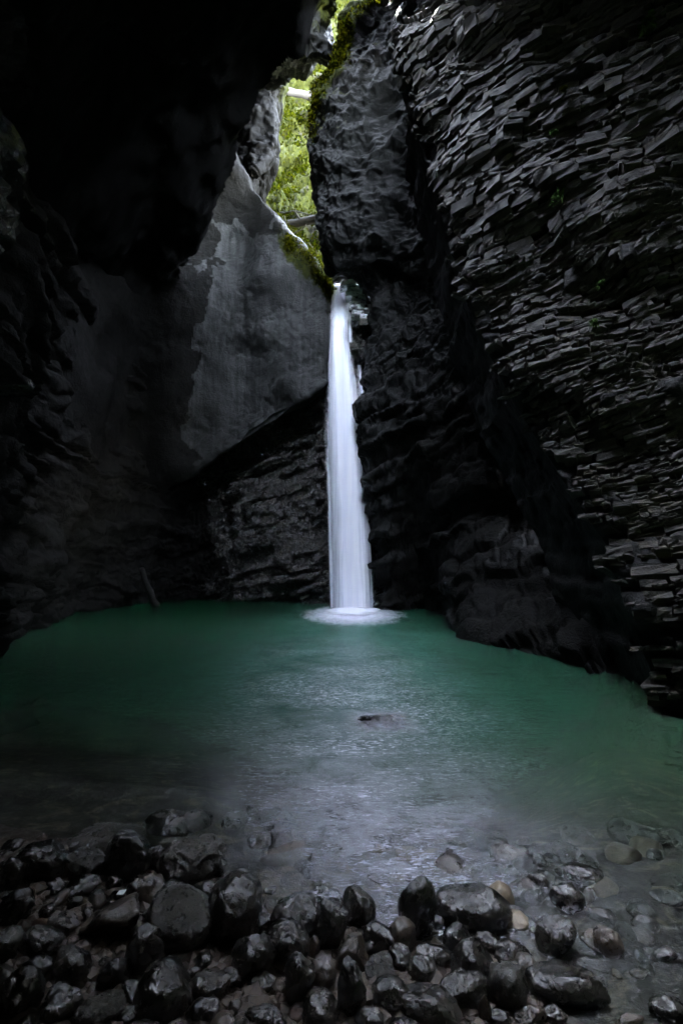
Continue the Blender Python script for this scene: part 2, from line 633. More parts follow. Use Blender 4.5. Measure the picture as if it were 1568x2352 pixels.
plan = [(-3.6, -5), (-4.3, 3), (-6.6, 9.5), (-7.9, 14), (-7.4, 17.5), (-6.0, 19.6), (-4.4, 19.4), (-3.2, 19.0), (-1.9, 18.6), (-.7, 18.3), (.4, 18.0), (1.5, 17.6), (2.3, 16.0)]
ledge, lq, ln_ = rock_surface('bedded_ledge', cols_z(plan, [-4, -.6, 1.5, 4, 6.5, 9.6]), 210, 640, M_LEDGE, d_ledge, flip=False)
second_mat(ledge, M_SHADE, lambda c: c[:, 0] < -5.0 - .12 * c[:, 2] + fbm(c, .7, 4, .6, 3) * .9)  # shade painted onto the far left end of the ledge
tag(ledge, 'dark wet rock in tilted beds between the pool and the smooth left wall', 'rock wall', kind='structure')

# ------------------------------------------------------------------ the smooth left wall
def d_wall(p):
    return fbm(p, .22, 3, .5, 1) * .55 + fbm(p, .7, 3, .45, 6) * .10 + fbm(p * np.array([1, 1, .35]), 3, 4, .55, 2) * .016 + np.clip(fbm(p, .55, 4, .6, 13, True) - 1.25, 0, 1) * -.09


def wrow(v, us, Ys, far, sil):
    """far: world points off to the left; then pixel points; then the edge and the rock behind it"""
    r = list(far)
    r += [P(u, v + dv, y) for (u, dv), y in zip(us, Ys)]
    e = P(*sil)
    r += [e, (e[0] - .25, e[1] + 1.2, e[2]), (e[0] - 1.0, e[1] + 3.5, e[2])]
    return r


def far(z, s=0.0):
    return [(-4.2 + s * .8, -6, z), (-4.8 + s, 1, z), (-6.4 + s * .6, 7, z), (-7.6 + s * .2, 12, z)]


rows = [
    # tucked under the lip
    [(-4.9, -6, 1), (-5.4, 1, 1), (-7.2, 7, 2), (-8.8, 12, 3)] + [P(300, 1150, 20.5), P(400, 1100, 20.3), P(530, 1030, 19.8), P(600, 985, 19.6), P(690, 925, 19.4)] + [P(752, 885, 19.0), P(752, 885, 20), P(752, 885, 21)],
    # the lip
    [(-4.4, -6, 1.5), (-5.0, 1, 1.5), (-6.8, 7, 2.5), (-8.3, 12, 3.5)] + [P(290, 1165, 17.9), P(400, 1105, 18.0), P(530, 1035, 17.8), P(600, 985, 17.5), P(690, 925, 17.2)] + [P(754, 880, 17.0), P(754, 880, 19), P(754, 880, 21)],
    wrow(960, [(290, 60), (400, 30), (530, -10), (610, -30), (690, -60)], [17.2, 17.7, 17.9, 17.5, 17.0], far(4.5), (755, 860, 16.9)),
    wrow(800, [(280, 0), (400, 0), (530, 0), (610, 0), (690, 0)], [16.4, 17.2, 17.8, 17.3, 16.9], far(8, .3), (757, 790, 16.8)),
    wrow(700, [(280, 0), (400, 0), (530, 0), (610, 0), (690, 0)], [16.2, 17.0, 17.7, 17.2, 16.8], far(10, .5), (761, 690, 16.7)),
    wrow(640, [(280, 0), (400, 0), (530, 0), (610, 0), (690, 0)], [16.0, 16.9, 17.6, 17.1, 16.7], far(11.2, .6), (756, 645, 16.7)),
    wrow(580, [(280, 0), (400, 0), (530, 0), (600, 0), (650, 0)], [15.8, 16.8, 17.5, 17.0, 16.9], far(12.4, .8), (706, 570, 17.0)),
    wrow(520, [(280, 0), (400, 0), (500, 0), (550, 0), (605, 0)], [15.6, 16.7, 17.4, 17.2, 17.0], far(13.5, 1.0), (650, 520, 17.2)),
    wrow(450, [(280, 0), (400, 0), (480, 0), (525, 0), (565, 0)], [15.4, 16.5, 17.3, 17.3, 17.2], far(14.8, 1.3), (600, 447, 17.4)),
    wrow(370, [(280, 0), (400, 0), (460, 0), (495, 0), (530, 0)], [15.0, 16.2, 17.2, 17.4, 17.4], far(16.2, 1.6), (556, 370, 17.9)),
    wrow(220, [(280, 0), (360, 0), (410, 0), (450, 0), (480, 0)], [14.6, 15.8, 17.0, 17.4, 17.5], far(18, 2.2), (505, 220, 18.0)),
    wrow(0, [(280, 0), (340, 0), (390, 0), (425, 0), (455, 0)], [14.2, 15.4, 16.5, 17.0, 17.3], far(20, 3.0), (480, 0, 17.8)),
    wrow(-300, [(280, 0), (380, 0), (450, 0), (500, 0), (535, 0)], [14, 15, 16, 16.6, 17.0], far(23, 4.0), (560, -300, 17.3)),
]


def wall_moss(q, n):
    u, v, d = project(q)
    # the sloping shelf beside the lip of the fall carries moss
    line = np.interp(u, [560, 600, 650, 706, 762], [560, 560, 540, 580, 650])
    m = np.clip((u - 610) / 50, 0, 1) * np.clip(1 - np.abs(v - (np.interp(u, [600, 650, 740, 765], [450, 520, 600, 650]) + 38)) / 60, 0, 1)
    return (m * 1.1).reshape(-1)


wall, wq, wn = rock_surface('cave_wall', rows, 420, 420, M_WALL, d_wall, flip=False, moss=wall_moss)
second_mat(wall, M_SHADE, lambda c: (c[:, 0] < -6.3 + .10 * c[:, 2] + fbm(c, .5, 4, .6, 3) * .9) | (c[:, 2] > 14.3 + fbm(c, .8, 4, .6, 5) * .8))  # far left and top of the wall coloured dark as shade
tag(wall, 'smooth grey cave wall left of the waterfall with pale vertical streaks', 'rock wall', kind='structure')

# ------------------------------------------------------------------ rock bulge left of the mossy gap
def d_rock(p):
    return fbm(p, .5, 4, .5, 21) * .35 + fbm(p, 2.0, 4, .55, 3) * .10 + np.clip(fbm(p, 1.1, 3, .6, 5, True) - 1.0, 0, 1) * -.2


rows = []
for v, ue in ((470, 590), (410, 588), (385, 612), (350, 632), (310, 645), (260, 638), (215, 641), (190, 650), (100, 660), (-200, 660)):
    e = P(ue, v, 20.5)
    rows.append([P(450, v, 20.5), P(530, v, 20.0), P(575, v, 19.8), P(ue - 14, v, 19.9), e, (e[0] - .3, e[1] + 1.5, e[2]), (e[0] - 1.5, e[1] + 4, e[2])])


def edge_moss(u0, wdt, amp):
    def f(q, n):
        u, v, d = project(q)
        return (np.clip((u - u0) / wdt, 0, 1) * amp).reshape(-1)
    return f


o, bq, bn = rock_surface('rock_bulge', rows, 150, 90, M_SHADE, d_rock, moss=edge_moss(622, 40, .75))  # whole bulge takes the painted shade tone to dim its lit face
tag(o, 'grey rock bulge left of the bright mossy gap under the overhang', 'rock', kind='structure')

# ------------------------------------------------------------------ overhanging rock that closes the gap from the upper left
cols = []
#        u(low) v(low)  u(back) v(back)  Y front, Y back
spec = [(-700, -100, -700, 0, 3.0, 8.0), (-300, 120, -300, 300, 6.0, 10.5), (100, 210, 100, 470, 9.5, 14.0), (340, 130, 340, 410, 11.6, 16.0), (480, 80, 480, 290, 12.4, 17.2), (560, 68, 565, 214, 12.9, 18.0), (620, 80, 640, 197, 13.2, 18.0), (668, 106, 680, 181, 13.4, 17.6), (715, 118, 718, 176, 13.6, 16.8), (756, 133, 757, 150, 13.9, 15.4), (764, 138, 764, 143, 14.3, 14.9)]
for ul, vl, ub, vb, yf, yb in spec:
    k = 1.0
    top = lambda dv: None
    ut = {764: 785, 756: 768, 715: 740}.get(ul, ul)
    um = {764: 757, 756: 748, 715: 712}.get(ul, ul)
    cols.append([P(ut - 260 * (ul > 300), vl - 520, yf - 1.6), P(ut - 70 * (ul > 700), vl - 210, yf - .9), P(ut, vl - 150, yf - .6), P(um, vl - 75, yf - .25), P(ul - 2, vl - 18, yf), P(ul, vl, yf + .15), P((ul + ub) / 2, (vl + vb) / 2, (yf + yb) / 2), P(ub, vb, yb), P(ub, vb - 60, yb + 1.0), P(ub - 60 * (ul > 700), vb - 250, yb + 1.2), P(ub - 260 * (ul > 300), vb - 520, yb + 1.6)])
ctrl = [list(r) for r in zip(*cols)]


def over_moss(q, n):
    u, v, d = project(q)
    return (np.clip((u - 690) / 50, 0, 1) * np.clip((110 - v) / 60, 0, 1) * .62).reshape(-1)


o, oq, on = rock_surface('overhanging_rock', ctrl, 170, 330, M_BUTT, d_rock, flip=True, moss=over_moss)
tag(o, 'black overhanging rock that juts in above the gap, its tip touching the mossy rim', 'overhang', kind='structure')

# ------------------------------------------------------------------ buttress right of the gap and the fall
SIL = [(-300, 1250), (-100, 1040), (-30, 905), (0, 891), (9, 843), (47, 799), (87, 790), (131, 781), (160, 770), (188, 741), (225, 724), (269, 723), (312, 709), (369, 703), (431, 718), (491, 732), (562, 738), (603, 756), (612, 800), (640, 836), (681, 858), (719, 870), (760, 868), (830, 860), (880, 846), (960, 826), (1030, 830), (1090, 845), (1200, 857), (1300, 868), (1395, 876), (1480, 880)]
sv = [a for a, _ in SIL]
su = [c for _, c in SIL]
rows = []
for v in np.concatenate([np.arange(-300, 0, 60), np.arange(0, 860, 14), np.arange(860, 1440, 40), [1480, 1540, 1620]]):
    ue = np.interp(v, sv, su)
    ye = np.interp(v, [-300, 0, 190, 560, 640, 900, 1100, 1395], [13.2, 13.9, 14.4, 15.1, 15.6, 15.3, 15.6, 16.4])
    e = P(ue, v, ye)
    und = np.clip((v - 1050) / 300, 0, 1)
    low = np.clip((v - 1180) / 260, 0, 1) ** 1.3
    r = [(e[0] + .9, e[1] + 1.5, e[2]), (e[0] + .22, e[1] + .8, e[2]), e,
         P(ue + 26, v, ye - .55), P(ue + 75, v, ye - .9 + und * .6), P(max(ue + 120, 940), v, ye - 1.6 + und * .9)]
    z = r[-1][2]
    r += [tuple(np.array(P(1050, v, np.interp(v, [0, 900], [12.2, 12.9]))) * (1 - low) + np.array((2.6, 11.0, z)) * low),
          tuple(np.array(P(1180, v, 11.9)) * (1 - low) + np.array((3.0, 8.6, z)) * low),
          tuple(np.array(P(1340, v, 11.2)) * (1 - low) + np.array((3.4, 6.6, z)) * low),
          tuple(np.array(P(1700, v, 10.8)) * (1 - low) + np.array((4.6, 4.6, z)) * low),
          tuple(np.array(P(2200, v, 10.8)) * (1 - low) + np.array((7.5, 3.6, z)) * low)]
    rows.append(r)
rows = rows[::-1]


def d_butt(p):
    u, v, d = project(p)
    k = np.clip((v - 700) / 200, 0, 1)
    st = strata(p, .28, .26, .7, .26, .4, 8)
    low = np.clip((p[..., 0] - 1.3) / .8, 0, 1) * np.clip((6 - p[..., 2]) / 3, 0, 1)
    big = fbm(p, .4, 4, .5, 31) * .35 * (1 - .6 * low)
    lumps = np.clip(fbm(p, .8, 4, .55, 41, True) - .9, -1, 1) * .22
    return big + st * k + lumps * (1 - .7 * k) * (1 - low) + fbm(p, 3.0, 4, .55, 7) * .05


def butt_moss(q, n):
    u, v, d = project(q)
    ue = np.interp(v, sv, su)
    inn = u - ue
    rim = np.clip(1 - inn / 40, 0, 1) * np.clip((340 - v) / 150, 0, 1)
    face = np.clip(1 - inn / 170, 0, 1) * np.clip((420 - v) / 120, 0, 1) * np.clip(n[..., 2] * 1.3 + .35, 0, 1)
    return np.maximum(rim * 1.0, face * .8).reshape(-1)


butt, bu, bun = rock_surface('rock_buttress', rows, 620, 430, M_BUTT, d_butt, flip=False, moss=butt_moss)
second_mat(butt, M_SHADE, lambda c: (c[:, 0] > 1.7 + fbm(c, .7, 4, .6, 8) * .5) & (c[:, 2] < 5.5 + fbm(c, .5, 3, .5, 2) * 1.5))  # shade painted on the low right part of the buttress
tag(butt, 'dark rock buttress right of the waterfall, green moss along its upper left rim', 'rock wall', kind='structure')

# ------------------------------------------------------------------ mossy gorge slope seen through the gap
rows = []
for v, y in ((760, 18.6), (690, 19.2), (640, 20.5), (560, 22.5), (470, 24.5), (380, 26.5), (280, 28.0), (200, 29.2), (120, 30.6), (40, 32.2), (-60, 34.5), (-200, 38)):
    rows.append([P(u, v + dv, y + dy) for u, dv, dy in ((470, 0, 3.5), (540, 0, 1.5), (600, 0, 0), (660, 0, 0), (730, 0, .6), (800, 0, 1.0), (900, 0, 1.0), (1050, 0, -1), (1250, 0, -4))])


def d_slope(p):
    return fbm(p, .35, 4, .55, 51) * .8 + fbm(p, 1.6, 4, .6, 5) * .25 + np.clip(fbm(p, .7, 3, .6, 15, True) - .8, -1, 1) * .3


slope, sq, sn = rock_surface('mossy_slope', rows, 330, 190, M_MOSSY, d_slope, moss=lambda q, n: (.66 + .30 * fbm(q, .45, 3, off=77)).reshape(-1))
tag(slope, 'sunlit gorge slope with moss and plants seen through the gap', 'slope', kind='structure')


def leaf_cloud(name, pts, nrm, size, mat, rng, label, cat, droop=.3):
    """small bent leaves, each a folded pair of triangles"""
    k = len(pts)
    d = rng.normal(size=(k, 3)) + nrm * .8
    d[:, 2] -= droop
    d /= np.linalg.norm(d, axis=1)[:, None]
    s = np.cross(d, rng.normal(size=(k, 3)))
    s /= np.linalg.norm(s, axis=1)[:, None] + 1e-9
    n = np.cross(d, s)
    L = (size * (.55 + .9 * rng.rand(k)))[:, None]
    a = pts
    tip = a + d * L - n * L * .18
    m = a + d * L * .5
    l = m + s * L * .28 - n * L * .08
    r = m - s * L * .28 - n * L * .08
    v = np.stack([a, l, tip, r], 1).reshape(-1, 3)
    i = np.arange(k)[:, None] * 4
    f = np.concatenate([i + [0, 1, 2], i + [0, 2, 3]], 1).reshape(-1, 3)
    o = link(name, mesh_np(name, v, f, [mat], smooth=False))
    tag(o, label, cat, kind='stuff')
    return o


RG = np.random.RandomState(11)


def scatter_on(q, n, prob, k, rng, lift=.02):
    w_ = prob.reshape(-1)
    w_ = w_ / w_.sum()
    idx = rng.choice(len(w_), k, p=w_)
    pts = q.reshape(-1, 3)[idx] + rng.normal(size=(k, 3)) * .05 + n.reshape(-1, 3)[idx] * lift
    return pts, n.reshape(-1, 3)[idx]


u, v, d = project(sq)
inview = ((u > 560) & (u < 920) & (v > -120) & (v < 680)).astype(float)
clump = np.clip(fbm(sq, .55, 4, .6, 61) * 1.4 + .25, 0, 1) ** 1.5
pts, nr = scatter_on(sq, sn, inview * (clump + .03) * np.clip((v > 0) * 1.0 + .4, 0, 1), 26000, RG, .05)
leaf_cloud('slope_leaves', pts, nr, .17, M_LEAF, RG, 'bright green leaves and grass covering the sunlit gorge slope', 'foliage')
# moss tufts along the rims
ub, vb, db = project(bu)
ue = np.interp(vb, sv, su)
pr_ = np.clip(1 - np.abs(ub - ue) / 22, 0, 1) * ((vb > -40) & (vb < 330)) * np.clip(fbm(bu, 1.5, 3, off=3) + .4, 0, 1)
pts, nr = scatter_on(bu, bun, pr_ + 1e-9, 4500, RG, .02)
leaf_cloud('rim_moss', pts, nr, .09, M_MOSSLEAF, RG, 'yellow green moss hanging along the rim of the buttress', 'moss', .6)
uw, vw, dw = project(wq)
pr_ = np.clip(1 - np.abs(vw - (np.interp(uw, [600, 650, 740, 765], [450, 520, 600, 650]) + 25)) / 40, 0, 1) * ((uw > 655) & (uw < 768)) * np.clip(fbm(wq, 1.5, 3, off=9) + .35, 0, 1)
pts, nr = scatter_on(wq, wn, pr_ + 1e-9, 5000, RG, .02)
leaf_cloud('shelf_moss', pts, nr, .08, M_MOSSLEAF, RG, 'green moss on the sloping shelf left of the lip of the fall', 'moss', .5)

# ------------------------------------------------------------------ rock channel above and behind the fall
def d_chan(p):
    return strata(p, .15, .30, .5, .30, .3, 5) + fbm(p, 1.2, 4, .55, 71) * .18 + fbm(p, 6, 3, .5, 2) * .03


rows = []
for v, ul, ur, yl, yr in ((1010, 745, 880, 17.6, 17.2), (900, 745, 880, 17.4, 17.0), (800, 745, 890, 17.3, 17.0), (730, 745, 900, 17.2, 17.0), (680, 745, 890, 17.3, 17.2), (655, 745, 870, 17.6, 17.5), (640, 745, 860, 18.4, 18.2), (605, 745, 850, 18.8, 18.6), (560, 745, 850, 19.5, 19.3)):
    rows.append([P(ul + (ur - ul) * k / 4, v, yl + (yr - yl) * k / 4 - .25 * math.sin(k * .8)) for k in range(5)])
o, cq, cn = rock_surface('channel_rock', rows, 240, 90, M_LEDGE, d_chan)
tag(o, 'glistening black rock channel behind and beside the top of the fall', 'rock', kind='structure')

# ------------------------------------------------------------------ block variants for the bedded faces
def block_variants(n, rng):
    """a split stone: rough 3 x 3 front, sides running back into the face; 24 triangles"""
    out = []
    for k in range(n):
        f = []
        ta, tb = rng.normal() * .035, rng.normal() * .03
        sk = rng.normal() * .08
        for j in (-.5, 0, .5):
            for i in (-.5, 0, .5):
                edge = (i != 0) + (j != 0)
                f.append((i + sk * j + rng.normal() * .03 * (1 if edge else 2), j + rng.normal() * .04, .46 + ta * i + tb * j + rng.normal() * .022 - (rng.rand() < .10) * .05))
        ring = [0, 1, 2, 5, 8, 7, 6, 3]
        back = [(f[i][0] * (1.02 + rng.rand() * .05), f[i][1] * (1.0 + rng.rand() * .04), -.5) for i in ring]
        v = np.array(f + back)
        fs = [(0, 1, 4, 3), (1, 2, 5, 4), (3, 4, 7, 6), (4, 5, 8, 7)]
        for a in range(8):
            c = (a + 1) % 8
            fs.append((ring[c], ring[a], 9 + a, 9 + c))
        out.append((v, np.array(fs)))
    return out


BV = block_variants(36, np.random.RandomState(5))
BV_MESH = {}


def block_mesh(k, mat):
    key = (k, mat.name)
    if key not in BV_MESH:
        v, f = BV[k]
        BV_MESH[key] = mesh_np('rock_block', v, f, [mat], smooth=False)
    return BV_MESH[key]


def place_blocks(parent, blocks, mat, limit, box):
    """blocks: list of (centre, A, C, N, la, lc, dep, variant)"""
    cen = np.array([b_[0] for b_ in blocks])
    u, v, d = project(cen)
    sz = np.array([b_[4] * b_[5] for b_ in blocks]) * (F / d) ** 2
    ok = (u > box[0]) & (u < box[2]) & (v > box[1]) & (v < box[3])
    order = np.argsort(-np.where(ok, sz, -1))
    rest_v, rest_f, off = [], [], 0
    for r, i in enumerate(order):
        c, A, C, N, la, lc, dp, k = blocks[i]
        M = np.stack([A * la, C * lc, N * dp], 1)
        if r < limit and ok[i]:
            o = link('rock_block', block_mesh(k, mat), parent)
            m4 = Matrix.Identity(4)
            for a in range(3):
                for b2 in range(3):
                    m4[a][b2] = M[a, b2]
                m4[a][3] = c[a]
            o.matrix_local = m4
        else:
            vv, ff = BV[k]
            rest_v.append(vv @ M.T + c)
            rest_f.append(ff + off)
            off += len(vv)
    if rest_v:
        o = link('rock_block', mesh_np('small_rock_blocks', np.concatenate(rest_v), np.concatenate(rest_f), [mat], smooth=False), parent)
        o['kind'] = 'stuff'


def tilt(A, C, N, rng, s):
    e = Vector((rng.normal() * s, rng.normal() * s, rng.normal() * s * .7))
    R = np.array(Matrix.Rotation(e.length, 3, e.normalized()))
    return R @ A, R @ C, R @ N


rb = np.random.RandomState(41)
M_SUNFILM, t_, out_ = new_mat('wet rock painted sunlit white')  # white in the colour stands in for sunlight on the wet steps
b_ = NB(t_)
pos_ = b_.n('ShaderNodeNewGeometry').outputs['Position']
f_ = b_.ramp(b_.noise(b_.mapping(pos_, (5, 5, 9)), 1.0, 6, .7, .5), [(.40, 0.0), (.52, 1.0)])
p_ = b_.n('ShaderNodeBsdfPrincipled')
b_.l(b_.mix(f_, (.03, .03, .03), (.93, .93, .96)), p_.inputs['Base Color'])
p_.inputs['Roughness'].default_value = .25
b_.l(p_.outputs[0], out_.inputs[0])
for u_, v_, w_, h_ in ((800, 656, 34, 12), (815, 668, 30, 12), (806, 682, 26, 11), (824, 690, 30, 14), (814, 704, 26, 11), (834, 712, 28, 14), (822, 724, 26, 12), (838, 733, 24, 12), (812, 800, 20, 16), (834, 815, 22, 20)):
    y_ = 16.35
    sc = y_ / F
    o2 = link('step_rock', block_mesh(rb.randint(36), M_SUNFILM if v_ < 760 else M_LBLOCK), o)
    o2.matrix_local = Matrix.Translation(P(u_, v_, y_)) @ Matrix.Rotation(rb.normal() * .12, 4, 'Y') @ Matrix.Rotation(math.pi / 2, 4, 'X') @ Matrix.Diagonal((w_ * sc, h_ * sc, .5, 1))

# ------------------------------------------------------------------ the bedded cliff on the right
RZ = [(-2.0, 3.75, 4.6), (.35, 3.5, 5.0), (1.9, 3.4, 5.7), (4.4, 2.85, 7.4), (6.8, 2.42, 8.5), (10.7, 1.85, 9.5), (13.0, 1.32, 10.0), (14.0, 1.5, 10.1), (16, 2.6, 10.1), (18, 3.8, 10.0), (20, 5.0, 9.8)]
rz = [r[0] for r in RZ]
DD = np.array((.80, -.57, 0.0))
DD /= np.linalg.norm(DD)


def cliff_pt(s, z):
    s, z = np.asarray(s, float), np.asarray(z, float)
    x = np.interp(z, rz, [r[1] for r in RZ])
    y = np.interp(z, rz, [r[2] for r in RZ])
    curve = .6 * np.exp(-np.clip(s + .25, 0, 9) / .35)      # the rim rolls away into the cleft
    p = np.stack([x + s * DD[0], y + s * DD[1] + curve, z], -1)
    nn = np.array((-.58, -.80, .16))
    q = np.stack([s * .45, z * .45, 0 * z], -1)
    und = fbm(q, 1.0, 3, .5, 91) * .45 + fbm(q, 3.0, 2, .5, 95) * .14
    return p + nn * und[..., None]


CS, CZ = np.linspace(-1.5, 10, 231), np.linspace(-3, 20, 461)
CG = cliff_pt(*np.meshgrid(CS, CZ))


def cliff_at(s, z):
    """cliff_pt from a table, for one point"""
    a = min(max((s + 1.5) / .05, 0), 229.99)
    c = min(max((z + 3) / .05, 0), 459.99)
    i, j = int(a), int(c)
    a, c = a - i, c - j
    return (CG[j, i] * (1 - a) + CG[j, i + 1] * a) * (1 - c) + (CG[j + 1, i] * (1 - a) + CG[j + 1, i + 1] * a) * c


cliff = link('bedded_cliff', None)
tag(cliff, 'tall bedded cliff of grey split rock leaning over the right side of the pool', 'cliff', kind='structure')
ss, zz = np.meshgrid(np.linspace(-.1, 9, 150), np.linspace(-3.5, 19, 280))
q = cliff_pt(ss, zz) + np.array((.58, .80, -.16)) * .16
# side turned into the cleft behind the rim
tt = np.linspace(1, 0, 40)[:-1]
side = q[:, :1] + np.array((.5, 3.2, 0)) * tt[None, :, None] ** 1.3 + np.array((.25, 0, 0)) * np.sin(tt * 3.1)[None, :, None]
q = np.concatenate([side, q], 1)
q = q + (fbm(q, 1.5, 4, .55, 33) * .12 + strata(q, .05, .17, .4, .22, .2, 6))[..., None] * np.array((-.58, -.8, .1))
me = mesh_np('cliff_body', q.reshape(-1, 3), grid_faces(*q.shape[:2]), [M_CLIFF])
attr(me, 'moss', np.zeros(q.shape[0] * q.shape[1]))
link('cliff_body', me, cliff)
rb = np.random.RandomState(23)
blocks = []
zc = -2.2
bed = 0
while zc < 19:
    th = rb.choice([.038, .054, .075, .10, .135, .19], p=[.14, .22, .26, .20, .12, .06]) * rb.uniform(.85, 1.2)
    zf = float(np.interp(zc, [0, 3, 8], [.6, .8, 1.0]))
    th *= zf
    dip = float(np.interp(zc, [0, 4, 10], [.24, .15, .03]))
    boff = rb.uniform(-.02, .03) + (.055 if rb.rand() < .12 else 0)
    s = rb.uniform(-.25, .2)
    lenf = rb.uniform(.75, 1.5)
    while s < 8.5:
        la = (th * rb.uniform(.9, 3.0) * .8 + .05) * lenf
        la = min(la, .48)
        sc_ = s + la / 2
        z = zc + dip * sc_ + .10 * math.sin(sc_ * .8 + zc * .35) + mnoise.noise((sc_ * .6, zc * .4, 3.3)) * .16 + mnoise.noise((sc_ * 2.2, zc * 1.5, 7.3)) * .05
        s += la * .97
        if z > 16 or (z < -1.2):
            continue
        c0 = cliff_at(sc_, z)
        A = cliff_at(sc_ + .15, z + .15 * dip) - cliff_at(sc_ - .15, z - .15 * dip)
        T = cliff_at(sc_, z + .3) - cliff_at(sc_, z - .3)
        A /= np.linalg.norm(A)
        T /= np.linalg.norm(T)
        N = np.cross(A, T)
        N /= np.linalg.norm(N)
        C = np.cross(N, A)
        if N[1] > 0:
            N, C = -N, -C
        A2, C2, N2 = tilt(A, C, N, rb, .018)
        if np.dot(np.cross(A2, C2), N2) < 0:
            A2 = -A2
        if rb.rand() < .07:
            continue
        dp = .5
        off = boff + rb.normal() * .013 + (.05 if rb.rand() < .05 else 0)
        blocks.append((c0 + N * (off - dp / 2), A2, C2, N2, la * rb.uniform(.9, 1.02), th * rb.uniform(.9, 1.06), dp, rb.randint(36)))
    zc += th
    bed += 1
print('cliff blocks', len(blocks))
place_blocks(cliff, blocks, M_BLOCK, 300, (920, -20, 1590, 1700))

# wet blocks on the ledge left of the fall
rb = np.random.RandomState(29)
blocks = []
zc = -.2
while zc < 8.6:
    th = rb.choice([.14, .2, .28, .4], p=[.25, .35, .28, .12]) * rb.uniform(.85, 1.15)
    boff = rb.uniform(-.08, .14)
    x = -4.2 + rb.uniform(0, .5)
    while x < 1.6:
        la = th * rb.uniform(1.4, 3.6)
        xc = x + la / 2
        x += la
        z = zc + .30 * (xc + 1) + mnoise.noise((xc * .5, zc * .4, 8.8)) * .3
        if z < .1 or rb.rand() < .2:
            continue
        y0 = np.interp(xc, [-4.4, -3.2, -1.9, -.7, .4, 1.5], [19.4, 19.0, 18.6, 18.3, 18.0, 17.6])
        pp = np.array((xc, y0, z))
        A = np.array((.93, -.30, .27)); A /= np.linalg.norm(A)
        N = np.array((-.22, -.95, .18)); N -= A * (A @ N); N /= np.linalg.norm(N)
        C = np.cross(N, A)
        uu, vv, _ = project(pp)
        lip = np.interp(uu, [300, 530, 600, 690, 752], [1150, 1030, 985, 925, 885])
        if vv < lip - 20 or uu < 495 + rb.rand() * 30:
            continue
        A, C, N = tilt(A, C, N, rb, .10)
        if np.dot(np.cross(A, C), N) < 0:
            A = -A
        big = float(fbm(pp[None], .35, 4, .5, 4)[0]) * .55
        blocks.append((pp + N * (big + boff + rb.normal() * .07 - .22), A, C, N, la * rb.uniform(.88, 1.0), th * rb.uniform(.8, .98), .6, rb.randint(36)))
    zc += th
print('ledge blocks', len(blocks))
holder = ledge
place_blocks(holder, blocks, M_LBLOCK, 290, (480, 850, 900, 1400))

# ------------------------------------------------------------------ added cave roof, its openings and lips shaped to gate the light
def d_added_roof(p):
    return fbm(p, .25, 4, .5, 3) * .8


LIGHT_HOLE = [(-.9, 9.9), (-.9, 8.4), (-.1, 7), (.15, 4.5), (.3, 2.4), (.8, 1.4), (1.5, 2.2), (1.8, 4.5), (2.0, 7), (1.5, 8.4), (1.3, 9.9)]  # opening drawn to aim skylight at the pool and the fall


def in_poly(x, y, poly):
    c = np.zeros(x.shape, bool)
    for (x0, y0), (x1, y1) in zip(poly, poly[1:] + poly[:1]):
        c ^= ((y0 > y) != (y1 > y)) & (x < (x1 - x0) * (y - y0) / (y1 - y0 + 1e-12) + x0)
    return c


rx, ry = np.meshgrid(np.linspace(-12, 12, 345), np.linspace(-12, 19, 445))
rzv = 15.2 + fbm(np.stack([rx, ry, 0 * rx], -1), .3, 4, .5, 44) * .9 - .75 * np.clip(-rx - 1.8, 0, 6)
rzv += 5.5 * np.clip((rx + 1.0) / 1.0, 0, 1) * np.clip((ry - 9.3) / 2, 0, 1)
lowl = 3.0 + 1.2 * np.clip(ry, 1.5, 20) + .5 * np.clip(ry - 9, 0, 9) + .5 * fbm(np.stack([rx, ry, 0 * rx], -1), .6, 3, .5, 46)  # lips hung low to keep light off the sides
rzv = np.where((rx < .3) | ((rx > 3.1) & (ry < 4.5)), np.minimum(rzv, lowl), rzv)
rzv = rzv + fbm(np.stack([rx, ry, 0 * rx], -1), 1.1, 4, .55, 48) * .3
qq = np.stack([rx, ry, rzv], -1)
ff = grid_faces(*rx.shape, flip=True)
cx = qq.reshape(-1, 3)[ff].mean(1)
kx, ky = cx[:, 0], cx[:, 1]
jag = fbm(np.stack([kx, ky, 0 * kx], -1), .8, 4, .6, 12) * .35
keep = ~in_poly(kx + jag * .3, ky + jag * .3, LIGHT_HOLE)
keep &= ~((ky > 11.7 + jag) & (kx > -1.3) & (kx < -.1 + jag * .3))  # further gaps cut to light the fall, left wall and mossy rim
keep &= ~((ky > 14.3) & (kx > -1.0) & (kx < 1.2))
keep &= ~((ky > 11.7 - 1.1 * (kx + 1.3) + jag) & (kx <= -1.3) & (kx > -6))
ff = ff[keep]
allv = qq.reshape(-1, 3)
me = mesh_np('added_roof', allv, ff, [M_ADDED_ROOF])
attr(me, 'moss', np.zeros(len(allv)))
tag(link('added_roof', me), 'added black cave roof above the pool, its openings shaped for the light', 'cave roof', kind='structure')
# added unseen wall behind and right of the viewpoint, keeps the sky out
rows = cols_z([(-4.6, -6.5), (-1.5, -7.5), (3, -7), (7.5, -5), (9.5, 0), (9.0, 4.5), (8.5, 9)], [-4, 2, 6, 11, 16.5])
o, _, _ = rock_surface('added_near_wall', rows, 60, 90, M_ADDED_ROOF, d_added_roof, flip=True)
tag(o, 'added unseen dark rock wall blocking light on the near side', 'rock wall', kind='structure')

